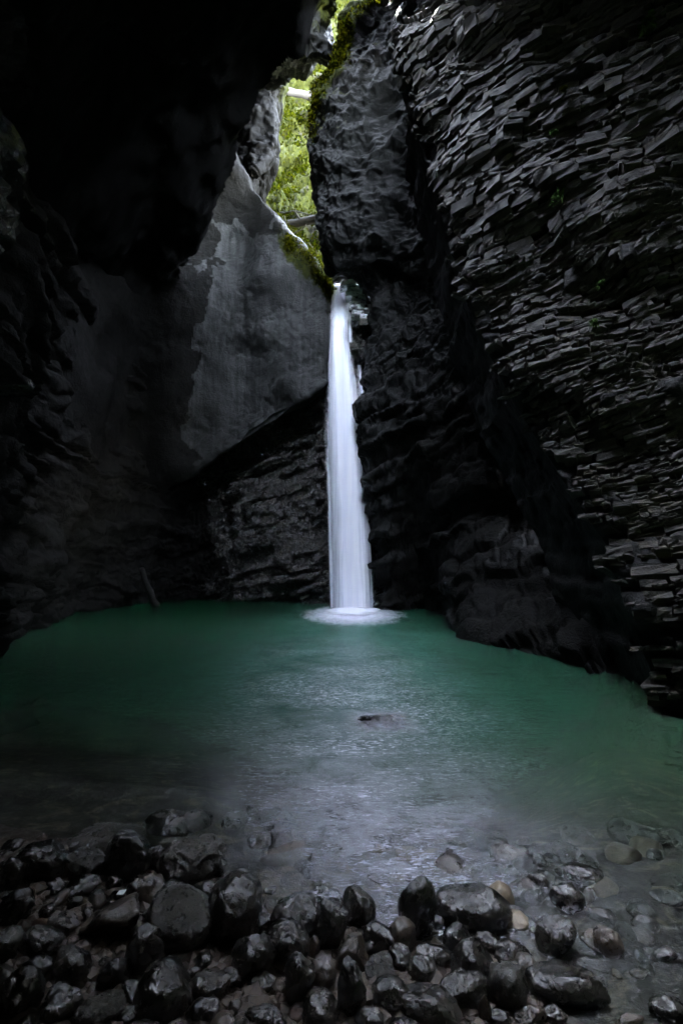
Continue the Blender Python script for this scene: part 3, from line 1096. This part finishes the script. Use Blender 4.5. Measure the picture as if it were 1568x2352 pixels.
# ------------------------------------------------------------------ the waterfall
def fall_material():
    m, t, out = new_mat('falling white water')
    b = NB(t)
    pos = b.n('ShaderNodeNewGeometry').outputs['Position']
    uv = b.n('ShaderNodeAttribute', attribute_name='edge').outputs['Fac']     # 0 at the borders of the stream, 1 in the middle
    thin = b.n('ShaderNodeAttribute', attribute_name='thin').outputs['Fac']
    st = b.noise(b.mapping(pos, (9, 9, .16)), 1.0, 5, .6, .15)
    st2 = b.noise(b.mapping(pos, (3.2, 3.2, .10)), 1.0, 3, .5)
    a = b.math('ADD', b.math('MULTIPLY', uv, 1.5), b.math('MULTIPLY', b.math('SUBTRACT', st, .5), .8))
    a = b.math('SUBTRACT', a, thin)
    al = b.ramp(a, [(.04, 0.0), (.5, .45), (1.1, 1.0)])
    col = b.ramp(b.math('ADD', b.math('MULTIPLY', st, .5), b.math('MULTIPLY', st2, .5)), [(.36, (.78, .81, .92)), (.6, (.90, .92, .98))])
    df = b.n('ShaderNodeBsdfDiffuse')
    tl = b.n('ShaderNodeBsdfTranslucent')
    b.l(col, df.inputs[0])
    b.l(col, tl.inputs[0])
    m1 = b.n('ShaderNodeMixShader')
    m1.inputs[0].default_value = .12
    b.l(df.outputs[0], m1.inputs[1])
    b.l(tl.outputs[0], m1.inputs[2])
    tr = b.n('ShaderNodeBsdfTransparent')
    m2 = b.n('ShaderNodeMixShader')
    b.l(al, m2.inputs[0])
    b.l(tr.outputs[0], m2.inputs[1])
    b.l(m1.outputs[0], m2.inputs[2])
    b.l(m2.outputs[0], out.inputs[0])
    return m


M_FALL = fall_material()
FL = [(664, 763, 795), (690, 760, 798), (740, 759, 800), (780, 758, 797), (820, 756, 806), (850, 755, 813), (880, 753, 821), (920, 751, 828), (960, 749, 832), (1000, 748, 836), (1050, 749, 844), (1100, 750, 850), (1200, 754, 854), (1300, 756, 858), (1402, 758, 862)]


def stream(name, prof, y_of, nz, nu, depth, parent, thin_of=lambda t: 0 * t, grow=4):
    """closed flattened tube of water"""
    vs_ = np.linspace(prof[0][0], prof[-1][0], nz)
    lu = np.interp(vs_, [p[0] for p in prof], [p[1] for p in prof]) - grow
    ru = np.interp(vs_, [p[0] for p in prof], [p[2] for p in prof]) + grow
    V, E, T = [], [], []
    for k, v in enumerate(vs_):
        t = k / (nz - 1)
        y = y_of(v)
        a, c = np.array(P(lu[k], v, y)), np.array(P(ru[k], v, y))
        for j in range(nu):
            th = 2 * math.pi * j / nu
            x = (1 - math.cos(th)) / 2
            p = a + (c - a) * x
            p[1] -= math.sin(th) * depth * (.6 + .6 * t)
            V.append(p)
            E.append(min(x, 1 - x) * 2)
            T.append(float(thin_of(t)))
    i = np.arange(nz * nu).reshape(nz, nu)
    f = np.stack([i[:-1], np.roll(i[:-1], -1, 1), np.roll(i[1:], -1, 1), i[1:]], -1).reshape(-1, 4)
    me = mesh_np(name, np.array(V), f, [M_FALL])
    attr(me, 'edge', E)
    attr(me, 'thin', T)
    return link(name, me, parent)


yb = FALL[1]
fall = link('waterfall', None)
fall.location = (0, 0, 0)
tag(fall, 'tall narrow white waterfall dropping from the gap into the green pool', 'waterfall')
stream('main_stream', FL, lambda v: np.interp(v, [664, 760, 1402], [16.9, 16.35, yb]), 70, 24, .30, fall)
stream('side_veil', [(672, 797, 806), (720, 796, 808), (780, 796, 812), (850, 798, 815), (900, 806, 815)], lambda v: 16.75, 30, 16, .08, fall, lambda t: .55)
stream('side_veil', [(840, 818, 832), (900, 824, 838), (980, 828, 840), (1060, 836, 848)], lambda v: 16.7, 24, 16, .08, fall, lambda t: .62)
stream('side_veil', [(940, 747, 758), (1000, 746, 760), (1150, 748, 764), (1396, 752, 772)], lambda v: np.interp(v, [940, 1402], [16.4, yb + .05]), 40, 16, .1, fall, lambda t: .85 + .8 * max(0, 1 - t * 3))


def mist_material():
    m, t, out = new_mat('splash foam')
    b = NB(t)
    pos = b.n('ShaderNodeNewGeometry').outputs['Position']
    e = b.n('ShaderNodeAttribute', attribute_name='edge').outputs['Fac']
    n_ = b.noise(b.mapping(pos, (1, 1, 2)), 2.5, 6, .65)
    a = b.math('MULTIPLY', e, b.math('ADD', .6, b.math('MULTIPLY', n_, .8)))
    al = b.ramp(a, [(.02, 0.0), (.45, .18), (1.1, 1.0)])
    df = b.n('ShaderNodeBsdfDiffuse')
    df.inputs[0].default_value = (.88, .90, .96, 1)
    tl = b.n('ShaderNodeBsdfTranslucent')
    tl.inputs[0].default_value = (.88, .90, .96, 1)
    m1 = b.n('ShaderNodeMixShader')
    m1.inputs[0].default_value = .15
    b.l(df.outputs[0], m1.inputs[1])
    b.l(tl.outputs[0], m1.inputs[2])
    tr = b.n('ShaderNodeBsdfTransparent')
    m2 = b.n('ShaderNodeMixShader')
    b.l(al, m2.inputs[0])
    b.l(tr.outputs[0], m2.inputs[1])
    b.l(m1.outputs[0], m2.inputs[2])
    b.l(m2.outputs[0], out.inputs[0])
    return m


th, rd = np.meshgrid(np.linspace(0, 2 * np.pi, 49), np.linspace(0, 1, 14))
fx = FALL[0] + .02 + rd * np.cos(th) * 1.75
fy = FALL[1] - 1.3 + rd * np.sin(th) * 2.7
fz = .02 + .13 * (1 - rd ** 2) * (.8 + .4 * fbm(np.stack([fx, fy, 0 * fx], -1), 1.3, 2))
me = mesh_np('splash_foam', np.stack([fx, fy, fz], -1).reshape(-1, 3), grid_faces(14, 49), [mist_material()])
attr(me, 'edge', (1 - rd) ** 1.8 * 1.6)
link('splash_foam', me, fall)

# ------------------------------------------------------------------ logs, twigs, roots
def tube_mesh(name, pts, radii, mat, nr=10, jitter=.0, seed=0):
    pts = np.array(pts, float)
    rng = np.random.RandomState(seed)
    V, n = [], len(pts)
    tang = np.gradient(pts, axis=0)
    for k in range(n):
        t = Vector(tang[k]).normalized()
        a = t.cross(Vector((.13, .2, 1))).normalized()
        c = t.cross(a)
        for j in range(nr):
            an = 2 * math.pi * j / nr
            r = radii[k] * (1 + rng.normal() * jitter)
            V.append(pts[k] + np.array(a) * math.cos(an) * r + np.array(c) * math.sin(an) * r)
    i = np.arange(n * nr).reshape(n, nr)
    f = np.stack([i[:-1], np.roll(i[:-1], -1, 1), np.roll(i[1:], -1, 1), i[1:]], -1).reshape(-1, 4)
    V.append(pts[0]); V.append(pts[-1])
    a, c = len(V) - 2, len(V) - 1
    caps = [(a, i[0, (j + 1) % nr], i[0, j], i[0, j]) for j in range(nr)]
    caps = [(a, i[0, (j + 1) % nr], i[0, j]) for j in range(nr)] + [(c, i[-1, j], i[-1, (j + 1) % nr]) for j in range(nr)]
    me = bpy.data.meshes.new(name)
    me.from_pydata([tuple(x) for x in V], [], [tuple(map(int, q_)) for q_ in f] + [tuple(map(int, q_)) for q_ in caps])
    for p_ in me.polygons:
        p_.use_smooth = True
    me.materials.append(mat)
    me.update()
    return me


def curve(a, c, n, sag=0.0, wob=0.0, seed=0):
    rng = np.random.RandomState(seed)
    a, c = np.array(a), np.array(c)
    t = np.linspace(0, 1, n)[:, None]
    p = a + (c - a) * t
    p[:, 2] -= sag * 4 * (t * (1 - t))[:, 0]
    p += rng.normal(size=p.shape) * wob
    return p


def log(a, c, r0, r1, label, sag=0, seed=0, stubs=3):
    pts = curve(a, c, 12, sag, r0 * .06, seed)
    o = link('log', None)
    tag(o, label, 'log')
    link('trunk', tube_mesh('trunk', pts, np.linspace(r0, r1, 12), M_WOOD, 12, .05, seed), o)
    rng = np.random.RandomState(seed + 1)
    for k in range(stubs):
        b0 = pts[2 + k * 3]
        d_ = np.array((rng.normal() * .3, -.4, rng.normal() * .5))
        link('branch_stub', tube_mesh('branch_stub', curve(b0, b0 + d_ * .8, 5, 0, .02, seed + k), np.linspace(r1 * .3, r1 * .1, 5), M_WOOD, 6), o)
    return o


log(P(630, 522, 19.2), P(770, 494, 18.6), .15, .17, 'pale bare log wedged across the gap above the lip of the fall', 0, 3)
log(P(640, 204, 27.6), P(760, 226, 26.4), .19, .2, 'mossy fallen log lying across the top of the sunlit slope', .1, 4, 2)
for k, (a, c, sg, lb) in enumerate((
        (P(640, 488, 19.6), P(742, 500, 18.9), -.12, 'thin bare branch arching over the wedged log'),
        (P(648, 512, 19.3), P(735, 492, 18.6), .05, 'thin straight branch lying just above the wedged log'),
        (P(664, 540, 19.0), P(705, 515, 18.7), .1, 'short forked twig leaning under the wedged log'))):
    o = link('branch', tube_mesh('branch', curve(a, c, 10, sg, .02, k), np.linspace(.035, .018, 10), M_WOOD, 6))
    tag(o, lb, 'branch')
o = link('pole', tube_mesh('pole', curve(P(325, 1310, 16.2), W(362, 1398, -.1), 10, 0, .02, 5), np.linspace(.09, .12, 10), M_DARKWOOD, 9))
tag(o, 'dark waterlogged pole leaning into the far left edge of the pool', 'pole')
for k, (u_, v0, v1, y_, lb) in enumerate(((863, 150, 520, 14.6, 'long thin reddish root hanging down the buttress face'), (938, 130, 300, 13.8, 'short pale root hanging at the dark cleft'), (955, 230, 360, 13.7, 'thin root hanging lowest in the dark cleft'))):
    o = link('hanging_root', tube_mesh('hanging_root', curve(P(u_, v0, y_), P(u_ + 4, v1, y_), 16, 0, .03, 20 + k), np.linspace(.022, .012, 16), M_ROOT, 6))
    tag(o, lb, 'root')

# ------------------------------------------------------------------ plants on the cliff
def plant(u_, v_, label, n, size, mat, seed, grass=False):
    """find the cliff face under (u, v) and grow a tuft there"""
    ss, zz = np.meshgrid(np.linspace(0, 5, 160), np.linspace(0, 14, 300))
    pc = cliff_pt(ss, zz)
    uu, vv, dd = project(pc)
    k = np.argmin((uu - u_) ** 2 + (vv - v_) ** 2)
    p = pc.reshape(-1, 3)[k] + np.array((-.58, -.8, .16)) * .13
    rng = np.random.RandomState(seed)
    V, Fc = [], []
    for j in range(n):
        d_ = np.array((-.58, -.8, .3)) * rng.uniform(.3, 1) + rng.normal(size=3) * .55
        d_ /= np.linalg.norm(d_)
        L = size * rng.uniform(.5, 1.1)
        wd = L * (.05 if grass else .22)
        sd_ = np.cross(d_, (0, 0, 1.0)); sd_ /= np.linalg.norm(sd_) + 1e-9
        base = p + rng.normal(size=3) * size * (.12 if grass else .2)
        m1 = base + d_ * L * .5
        tip = base + d_ * L * .85 - np.array((0, 0, L * .45))
        i = len(V)
        V += [base - sd_ * wd * .4, base + sd_ * wd * .4, m1 + sd_ * wd, m1 - sd_ * wd, tip]
        Fc += [(i, i + 1, i + 2), (i, i + 2, i + 3), (i + 3, i + 2, i + 4)]
    o = link('plant', mesh_np('plant', np.array(V), np.array(Fc), [mat], smooth=False))
    tag(o, label, 'plant')


plant(1288, 470, 'drooping tuft of grass in the middle of the bedded cliff', 26, .26, M_FERN, 1, True)
plant(1490, 72, 'leafy green plant high on the bedded cliff', 60, .20, M_FERN, 2)
plant(1365, 750, 'low green cushion on a ledge of the bedded cliff below the grass tuft', 60, .10, M_FERN, 3)
plant(1298, 222, 'small bright green sprig on the upper bedded cliff', 24, .10, M_LEAF, 4)
plant(1275, 320, 'small mossy patch under a thick ledge of the bedded cliff', 50, .09, M_FERN, 5)
plant(1385, 665, 'sparse sprig of leaves between the grass tuft and the green cushion', 30, .10, M_FERN, 6)

# ------------------------------------------------------------------ boulders and stones
def ico(n):
    bm = bmesh.new()
    bmesh.ops.create_icosphere(bm, subdivisions=n, radius=1)
    v = np.array([x.co[:] for x in bm.verts])
    f = np.array([[y.index for y in x.verts] for x in bm.faces])
    bm.free()
    return v, f


ICO = {k: ico(k) for k in (2, 3, 4, 5)}


def stone_mesh(seed, level=4, cuts=6, lump=.20, pit=.0, sharp=.85):
    """a river stone: a sphere flattened by random worn facets, then lumps and pits"""
    v, f = ICO[level]
    v = v.copy()
    rng = np.random.RandomState(seed)
    for _ in range(cuts):
        d = rng.normal(size=3)
        d /= np.linalg.norm(d)
        h = rng.uniform(.55, .85)
        e = v @ d - h
        v = v - np.where(e > 0, e * sharp, 0)[:, None] * d
    nrm = v / (np.linalg.norm(v, axis=1)[:, None] + 1e-9)
    o = rng.rand(3) * 50
    k = fbm(v + o, .9, 3, .5) * lump + fbm(v + o, 3.0, 4, .6, 5) * lump * .30
    k = k + (fbm(v + o, 9.0, 3, .6, 13, True) - .9) * .018
    if pit:
        k = k + (fbm(v + o, 5.0, 3, .6, 9, True) - .9) * pit
    v = v + nrm * k[:, None]
    lo, hi = v.min(0), v.max(0)
    v = (v - (lo + hi) / 2) / ((hi - lo) / 2)
    return mesh_np('boulder', v, f, [])


def place_stone(u_, v_, w_, h_, mat, seed, name='boulder', label='', cat='boulder', group=None, rot=0.0, level=4, cuts=5, lump=.18, pit=0.0, me=None, sink=.12, flat=None):
    """stone whose outline spans w x h of the photograph around (u, v), sitting on the ground or the pool bed"""
    z = 0.05
    for _ in range(6):
        p = W(u_, v_ + h_ * .42, z)
        z = float(bed_z(np.array([p[:2]]))[0])
        z = max(z, -.12)
    a = w_ / 2 / F * p[1] * 1.10
    tn = (EYE - z) / p[1]
    hp = h_ / 2 / F * p[1] * 1.12
    b_ = min(a * .9, .78 * hp / tn)
    c_ = math.sqrt(hp ** 2 - (b_ * tn) ** 2)
    if flat:
        c_ *= flat
    ctr = np.array(W(u_, v_, z + c_ * .6))
    if me is None:
        me = stone_mesh(seed, 5 if w_ > 85 else level, cuts, lump, pit)
    me.materials.clear()
    me.materials.append(mat)
    o = link(name, me)
    rng = np.random.RandomState(seed + 99)
    o.scale = (a, b_, c_ * (1 + sink))
    o.location = (ctr[0], ctr[1] + b_ * .1, z + c_ * (1 - sink) * .85)
    o.rotation_euler = (rng.normal() * .08, rot, rng.uniform(-.35, .35))
    tag(o, label, cat, group)
    return o


D, B, K, T, R_ = M_BOULD, M_BROWN, M_BUMPY, M_TAN, M_RUST
# (x, y, w, h) in the two enlargements of the shore; lu: left one, ru: right one
LEFT = [
    (490, 275, 300, 165, K, 'broad boulder with a flat slanting top, farthest back on the left shore', dict(cuts=9, rot=-.12, lump=.1)),
    (590, 360, 195, 190, D, 'round black boulder leaning against the flat topped one', {}),
    (870, 375, 295, 220, K, 'knobbly pitted boulder at the water edge on the left shore', dict(pit=.07, lump=.2)),
    (385, 395, 150, 125, K, 'small pitted boulder in front of the flat topped one', dict(pit=.06)),
    (185, 390, 215, 185, D, 'smooth dark boulder left of the flat topped one', dict(rot=-.2)),
    (670, 510, 155, 130, B, 'light edged wet stone below the round black boulder', dict(cuts=8)),
    (808, 512, 130, 95, D, 'small rounded stone tucked under the knobbly boulder', {}),
    (945, 545, 160, 140, D, 'dark wet boulder between the knobbly one and the tall blocky one', {}),
    (1075, 620, 230, 275, D, 'tall blocky black boulder with a smooth face at the water edge', dict(cuts=7, lump=.1)),
    (830, 650, 285, 255, K, 'large egg shaped boulder in the middle of the left bank', dict(cuts=3, rot=.25, lump=.12)),
    (505, 645, 245, 175, B, 'flat brown slab of rock lying on the gravel', dict(cuts=8, rot=-.25, lump=.1)),
    (660, 800, 155, 190, D, 'upright wrinkled egg shaped stone on the gravel', dict(cuts=2, pit=.04)),
    (330, 850, 165, 145, D, 'rough dark stone on the lower left bank', {}),
    (1195, 655, 90, 95, D, 'small round stone in the notch of water', {}),
    (1350, 640, 205, 185, D, 'glossy wet boulder right of the notch of water', dict(pit=.03)),
    (1320, 755, 195, 195, D, 'bulging rounded boulder just below the glossy one', dict(cuts=3)),
    (1520, 690, 140, 180, D, 'glossy angular boulder beside the clear shallows', dict(cuts=8)),
    (1155, 825, 190, 195, D, 'smooth dark stone leaning to the right below the notch', dict(rot=-.5, cuts=3)),
    (1065, 915, 95, 95, D, 'little pitted round stone on the brown gravel', dict(pit=.05)),
    (755, 995, 240, 255, D, 'big smooth egg shaped boulder low on the left bank', dict(cuts=2, lump=.1)),
    (945, 950, 195, 135, B, 'flat brown stone right of the big smooth egg', dict(cuts=7)),
    (530, 905, 115, 140, D, 'narrow dark stone left of the big smooth egg', {}),
    (275, 1045, 165, 155, D, 'dark stone near the lower left corner of the bank', {}),
    (455, 1065, 195, 135, K, 'low pitted stone left of the big smooth egg', dict(pit=.06)),
    (180, 745, 175, 120, D, 'low wet stone on the far left of the bank', {}),
    (30, 770, 120, 130, D, 'dark stone partly hidden below the far left stones', {}),
    (40, 445, 110, 140, D, 'rough black stone at the far left of the shore', dict(pit=.04)),
    (60, 590, 140, 140, D, 'dim rounded stone at the far left behind the gravel', {}),
    (250, 495, 85, 65, D, 'small flat stone below the smooth dark boulder', {}),
    (1200, 935, 115, 90, D, 'small glossy stone on the brown gravel', {}),
    (1365, 935, 130, 190, D, 'slanting wet stone with a bright ridge', dict(cuts=8, rot=.2)),
    (1480, 895, 115, 125, B, 'brown wet stone right of the slanting ridge stone', {}),
    (1432, 765, 60, 85, B, 'little tan brown stone between two black boulders', dict(cuts=8)),
    (690, 437, 48, 48, R_, 'small reddish stone below the round black boulder', dict(level=3)),
    (430, 962, 52, 48, B, 'small light brown pebble on the dark gravel', dict(level=3)),
    (1220, 1092, 175, 100, D, 'glossy stone at the bottom of the bank', {}),
    (1365, 1072, 90, 75, R_, 'rusty brown stone among black ones at the bottom', dict(cuts=8)),
    (1475, 1055, 155, 165, D, 'large glossy black stone at the bottom of the bank', {}),
    (930, 1062, 130, 110, D, 'wet rounded stone beneath the flat brown one', {}),
    (710, 372, 85, 105, D, 'dark stone squeezed between the round black and the knobbly boulder', {}),
    (1003, 417, 45, 48, D, 'tiny black stone at the right foot of the knobbly boulder', dict(level=3)),
    (525, 472, 62, 62, D, 'small wet stone beside a white scrap', dict(level=3)),
    (290, 415, 66, 85, B, 'small brown stone beside the small pitted boulder', dict(level=3)),
    (290, 655, 130, 95, B, 'low brown stone on the gravel left of the slab', {}),
    (620, 692, 66, 70, B, 'small brown stone at the right end of the slab', dict(level=3)),
    (690, 650, 50, 70, B, 'thin upright stone against the large egg shaped boulder', dict(level=3)),
    (90, 1000, 170, 200, D, 'large black stone in the dark lower left corner', {}),
    (590, 1085, 80, 75, D, 'small round stone left below the big smooth egg', {}),
]
RIGHT = [
    (75, 592, 140, 155, D, 'pointed glossy black stone beside the clear shallows', dict(cuts=9, lump=.1)),
    (340, 605, 160, 245, D, 'tall upright black boulder with a narrow top', dict(cuts=3)),
    (605, 590, 305, 205, D, 'big oblong black boulder at the edge of the shallows', dict(cuts=6, lump=.1, rot=.12)),
    (722, 532, 120, 110, T, 'pale tan rounded stone behind the big oblong boulder', dict(cuts=3, lump=.1)),
    (795, 645, 110, 85, T, 'half sunken tan stone right of the big oblong boulder', dict(cuts=5)),
    (780, 370, 170, 115, D, 'black boulder standing out of the shallow water', {}),
    (905, 365, 95, 50, D, 'low black stone right of the one standing out of the water', {}),
    (1095, 437, 195, 105, D, 'long low black stone in the shallows on the right', {}),
    (905, 480, 105, 95, D, 'small round black stone in the shallows', {}),
    (1035, 535, 145, 125, D, 'oval black stone in the shallows below the long low one', dict(rot=.4)),
    (1135, 530, 52, 60, B, 'small tan brown stone right of the oval black one', dict(level=3)),
    (985, 732, 160, 160, D, 'rounded dark boulder alone in the right shallows', {}),
    (1225, 742, 110, 115, B, 'reddish brown stone in the dark right shallows', dict(rot=.4)),
    (540, 748, 130, 135, D, 'wet stone just below the big oblong boulder', dict(cuts=7)),
    (670, 745, 98, 85, D, 'small black stone below the right half of the big oblong boulder', {}),
    (785, 798, 155, 105, D, 'low wet stone below the half sunken tan stone', {}),
    (845, 867, 105, 115, B, 'rounded brown stone right of the big round one', {}),
    (605, 862, 175, 195, D, 'big round boulder in the middle of the right bank', dict(cuts=2, lump=.1)),
    (420, 808, 155, 108, D, 'low rounded stone left of the big round boulder', {}),
    (280, 722, 125, 145, B, 'angular brown stone at the foot of the tall upright boulder', dict(cuts=10, lump=.08)),
    (168, 725, 140, 120, D, 'wet stone left of the angular brown one', {}),
    (50, 805, 140, 155, B, 'brown blocky stone with a flat top', dict(cuts=9, lump=.08)),
    (183, 866, 130, 115, K, 'knobbly dark stone right of the brown block', dict(pit=.05)),
    (272, 822, 105, 105, D, 'wet stone behind the knobbly dark one', {}),
    (370, 872, 120, 110, D, 'glossy stone right of the knobbly dark one', {}),
    (226, 982, 150, 140, D, 'pointed wet stone with a bright left face', dict(cuts=8)),
    (395, 1040, 265, 170, D, 'broad round boulder at the bottom of the right bank', dict(cuts=2, lump=.1)),
    (560, 962, 210, 160, D, 'lumpy boulder right of the broad round one', {}),
    (765, 955, 155, 200, K, 'pitted upright stone in front of the dark slab', dict(pit=.05)),
    (765, 880, 95, 85, D, 'small glossy stone above the pitted upright one', {}),
    (1030, 945, 310, 175, D, 'large black slab with a glossy top on the right', dict(cuts=7, lump=.1, rot=.12)),
    (865, 1077, 135, 100, B, 'pale brown round stone at the bottom edge', {}),
    (975, 1075, 105, 80, D, 'small glossy stone under the large black slab', {}),
    (48, 985, 120, 210, D, 'wet upright stone left of the pointed one', {}),
    (125, 1100, 120, 95, D, 'small stone at the very bottom below the pointed one', {}),
    (790, 467, 82, 50, D, 'barely emerging black stone above the pale tan one', dict(level=3)),
    (1500, 540, 130, 70, D, 'glistening stone at the dark right edge of the shallows', {}),
    (660, 1062, 55, 115, B, 'thin upright brown shard between two boulders', dict(cuts=8, level=3)),
    (735, 1092, 95, 65, D, 'low dark stone beside the brown shard', dict(level=3)),
    (1330, 1097, 110, 55, B, 'brown stone at the bottom right', dict(level=3)),
    (205, 582, 55, 42, D, 'tiny wet stone in the water left of the tall upright boulder', dict(level=3)),
    (432, 572, 42, 52, D, 'tiny wet stone in the water right of the tall upright boulder', dict(level=3)),
    (440, 655, 60, 62, D, 'small stone in the water between the tall and the oblong boulder', dict(level=3)),
    (1480, 795, 100, 60, D, 'small black stone in the darkness at the right', dict(level=3)),
    (1200, 620, 120, 70, D, 'dim low stone right of the oval black one', dict(level=3)),
    (1400, 660, 110, 70, D, 'dim low stone in the far right shallows', dict(level=3)),
    (1500, 1050, 150, 110, D, 'dim stone in the lower right corner', {}),
]
FIXED = []
seed = 100
for ox, lst in ((0, LEFT), (784, RIGHT)):
    for x, y, w_, h_, m_, lb, kw in lst:
        seed += 1
        uu, vv = ox + x * .5, 1796.7 + y * .5
        o = place_stone(uu, vv, w_ * .5, h_ * .5, m_, seed, label=lb, name='boulder' if w_ > 100 else 'stone', cat='boulder' if w_ > 100 else 'stone', **kw)
        FIXED.append((o.location.x, o.location.y, max(o.scale[0], o.scale[1])))

# filler stones on the bank between the boulders, and stones under the shallow water
SM = [stone_mesh(900 + k, 3, 5, .16) for k in range(10)]
SMM = {}


def filler(k, mat):
    key = (k, mat.name)
    if key not in SMM:
        c = SM[k].copy()
        c.materials.append(mat)
        SMM[key] = c
    return SMM[key]


rs = np.random.RandomState(77)
cnt = 0
FX = np.array(FIXED)
tries = 0
while cnt < 80 and tries < 6000:
    tries += 1
    uu, vv = rs.uniform(-80, 1340), rs.uniform(1930, 2440)
    p = W(uu, vv, .08)
    dsh = float(shore_dist(np.array([p[:2]]))[0])
    if dsh > .05:
        continue
    r = rs.uniform(.025, .075)
    if np.any(np.hypot(FX[:, 0] - p[0], FX[:, 1] - p[1]) < FX[:, 2] * .8 + r):
        continue
    z = float(bed_z(np.array([p[:2]]))[0])
    mat = [M_BOULD, M_BOULD, M_BROWN, M_BUMPY, M_RUST][rs.choice(5, p=[.35, .2, .25, .15, .05])]
    o = link('small_stone', filler(rs.randint(10), mat))
    o.location = (p[0], p[1], z + r * .35)
    o.scale = (r * rs.uniform(.9, 1.4), r * rs.uniform(.8, 1.2), r * rs.uniform(.55, .9))
    o.rotation_euler = (rs.normal() * .2, rs.normal() * .2, rs.uniform(0, 6.28))
    tag(o, 'small wet stone lying loose between the boulders of the gravel bank', 'stone', 'small stones on the bank')
    FX = np.vstack([FX, [p[0], p[1], r]])
    cnt += 1
print('fillers', cnt)
cnt = 0
tries = 0
while cnt < 100 and tries < 5000:
    tries += 1
    uu, vv = rs.uniform(250, 1560), rs.uniform(1860, 2350)
    p = W(uu, vv, -.15)
    dsh = float(shore_dist(np.array([p[:2]]))[0])
    if dsh < .08 or dsh > 2.6:
        continue
    z = float(bed_z(np.array([p[:2]]))[0])
    r = rs.uniform(.05, .17)
    if z + r * .6 > .01:
        r = max(.03, (-z) * .9)
    mat = [M_BOULD, M_BROWN, M_TAN, M_BUMPY][rs.choice(4, p=[.30, .30, .22, .18])]
    if mat == M_TAN:
        r *= .62
    o = link('sunken_stone', filler(rs.randint(10), mat))
    o.location = (p[0], p[1], z + r * .1)
    o.scale = (r * rs.uniform(.9, 1.5), r * rs.uniform(.8, 1.2), r * .6)
    o.rotation_euler = (0, 0, rs.uniform(0, 6.28))
    tag(o, 'blurred stone lying under the clear shallow water near the bank', 'stone', 'stones under the shallow water')
    cnt += 1
# the dark rock under the water in the middle of the pool
p = RK
o = link('sunken_rock', stone_mesh(555, 4, 6, .2))
o.data.materials.append(M_LEDGE)
o.location = (p[0], p[1], -.165)
o.scale = (.40, .40, .185)
tag(o, 'dark rock just under the surface in the middle of the pool', 'rock')

# gravel between the stones
k = 9000
pu, pv = rs.uniform(-200, 1400, k), rs.uniform(1900, 2480, k)
xy = np.array([W(a, c, .08)[:2] for a, c in zip(pu, pv)])
ok = shore_dist(xy) < .03
xy = xy[ok]
zg = bed_z(xy)
v0, f0 = ico(1)
V, Fc = [], []
for j, (p_, z_) in enumerate(zip(xy, zg)):
    r = rs.gamma(3.0, .0042) + .004
    s_ = np.array((rs.uniform(.8, 1.4), rs.uniform(.7, 1.2), rs.uniform(.4, .8))) * r
    a_ = rs.uniform(0, 6.28)
    v = v0 * (1 + rs.normal(size=(len(v0), 1)) * .14) * s_
    v = np.stack([v[:, 0] * math.cos(a_) - v[:, 1] * math.sin(a_), v[:, 0] * math.sin(a_) + v[:, 1] * math.cos(a_), v[:, 2]], 1)
    V.append(v + (p_[0], p_[1], z_ + r * .15))
    Fc.append(f0 + j * len(v0))
M_GRAVEL = rock_mat('gravel', (.026, .017, .011), (.105, .074, .050), .25, .6, .4, 9.0, moss=False)
tag(link('gravel', mesh_np('gravel', np.concatenate(V), np.concatenate(Fc), [M_GRAVEL], smooth=False)), 'brown wet gravel between the boulders of the bank', 'gravel', kind='stuff')

# a white scrap caught among the stones
m_, t_, out_ = new_mat('white scrap')
pr = t_.nodes.new('ShaderNodeBsdfPrincipled')
pr.inputs['Base Color'].default_value = (.75, .77, .8, 1)
pr.inputs['Roughness'].default_value = .4
t_.links.new(pr.outputs[0], out_.inputs[0])
p = np.array(W(279, 2052, .20))
me = bpy.data.meshes.new('scrap')
me.from_pydata([(-.02, -.006, 0), (.013, -.011, .003), (.02, .008, .012), (-.012, .007, .009), (-.02, -.006, -.002), (.013, -.011, .001), (.02, .008, .010), (-.012, .007, .007)], [], [(0, 1, 2, 3), (7, 6, 5, 4), (0, 4, 5, 1), (1, 5, 6, 2), (2, 6, 7, 3), (3, 7, 4, 0)])
me.materials.append(m_)
o = link('scrap', me)
o.location = p
tag(o, 'little white scrap caught between stones on the left bank', 'scrap')
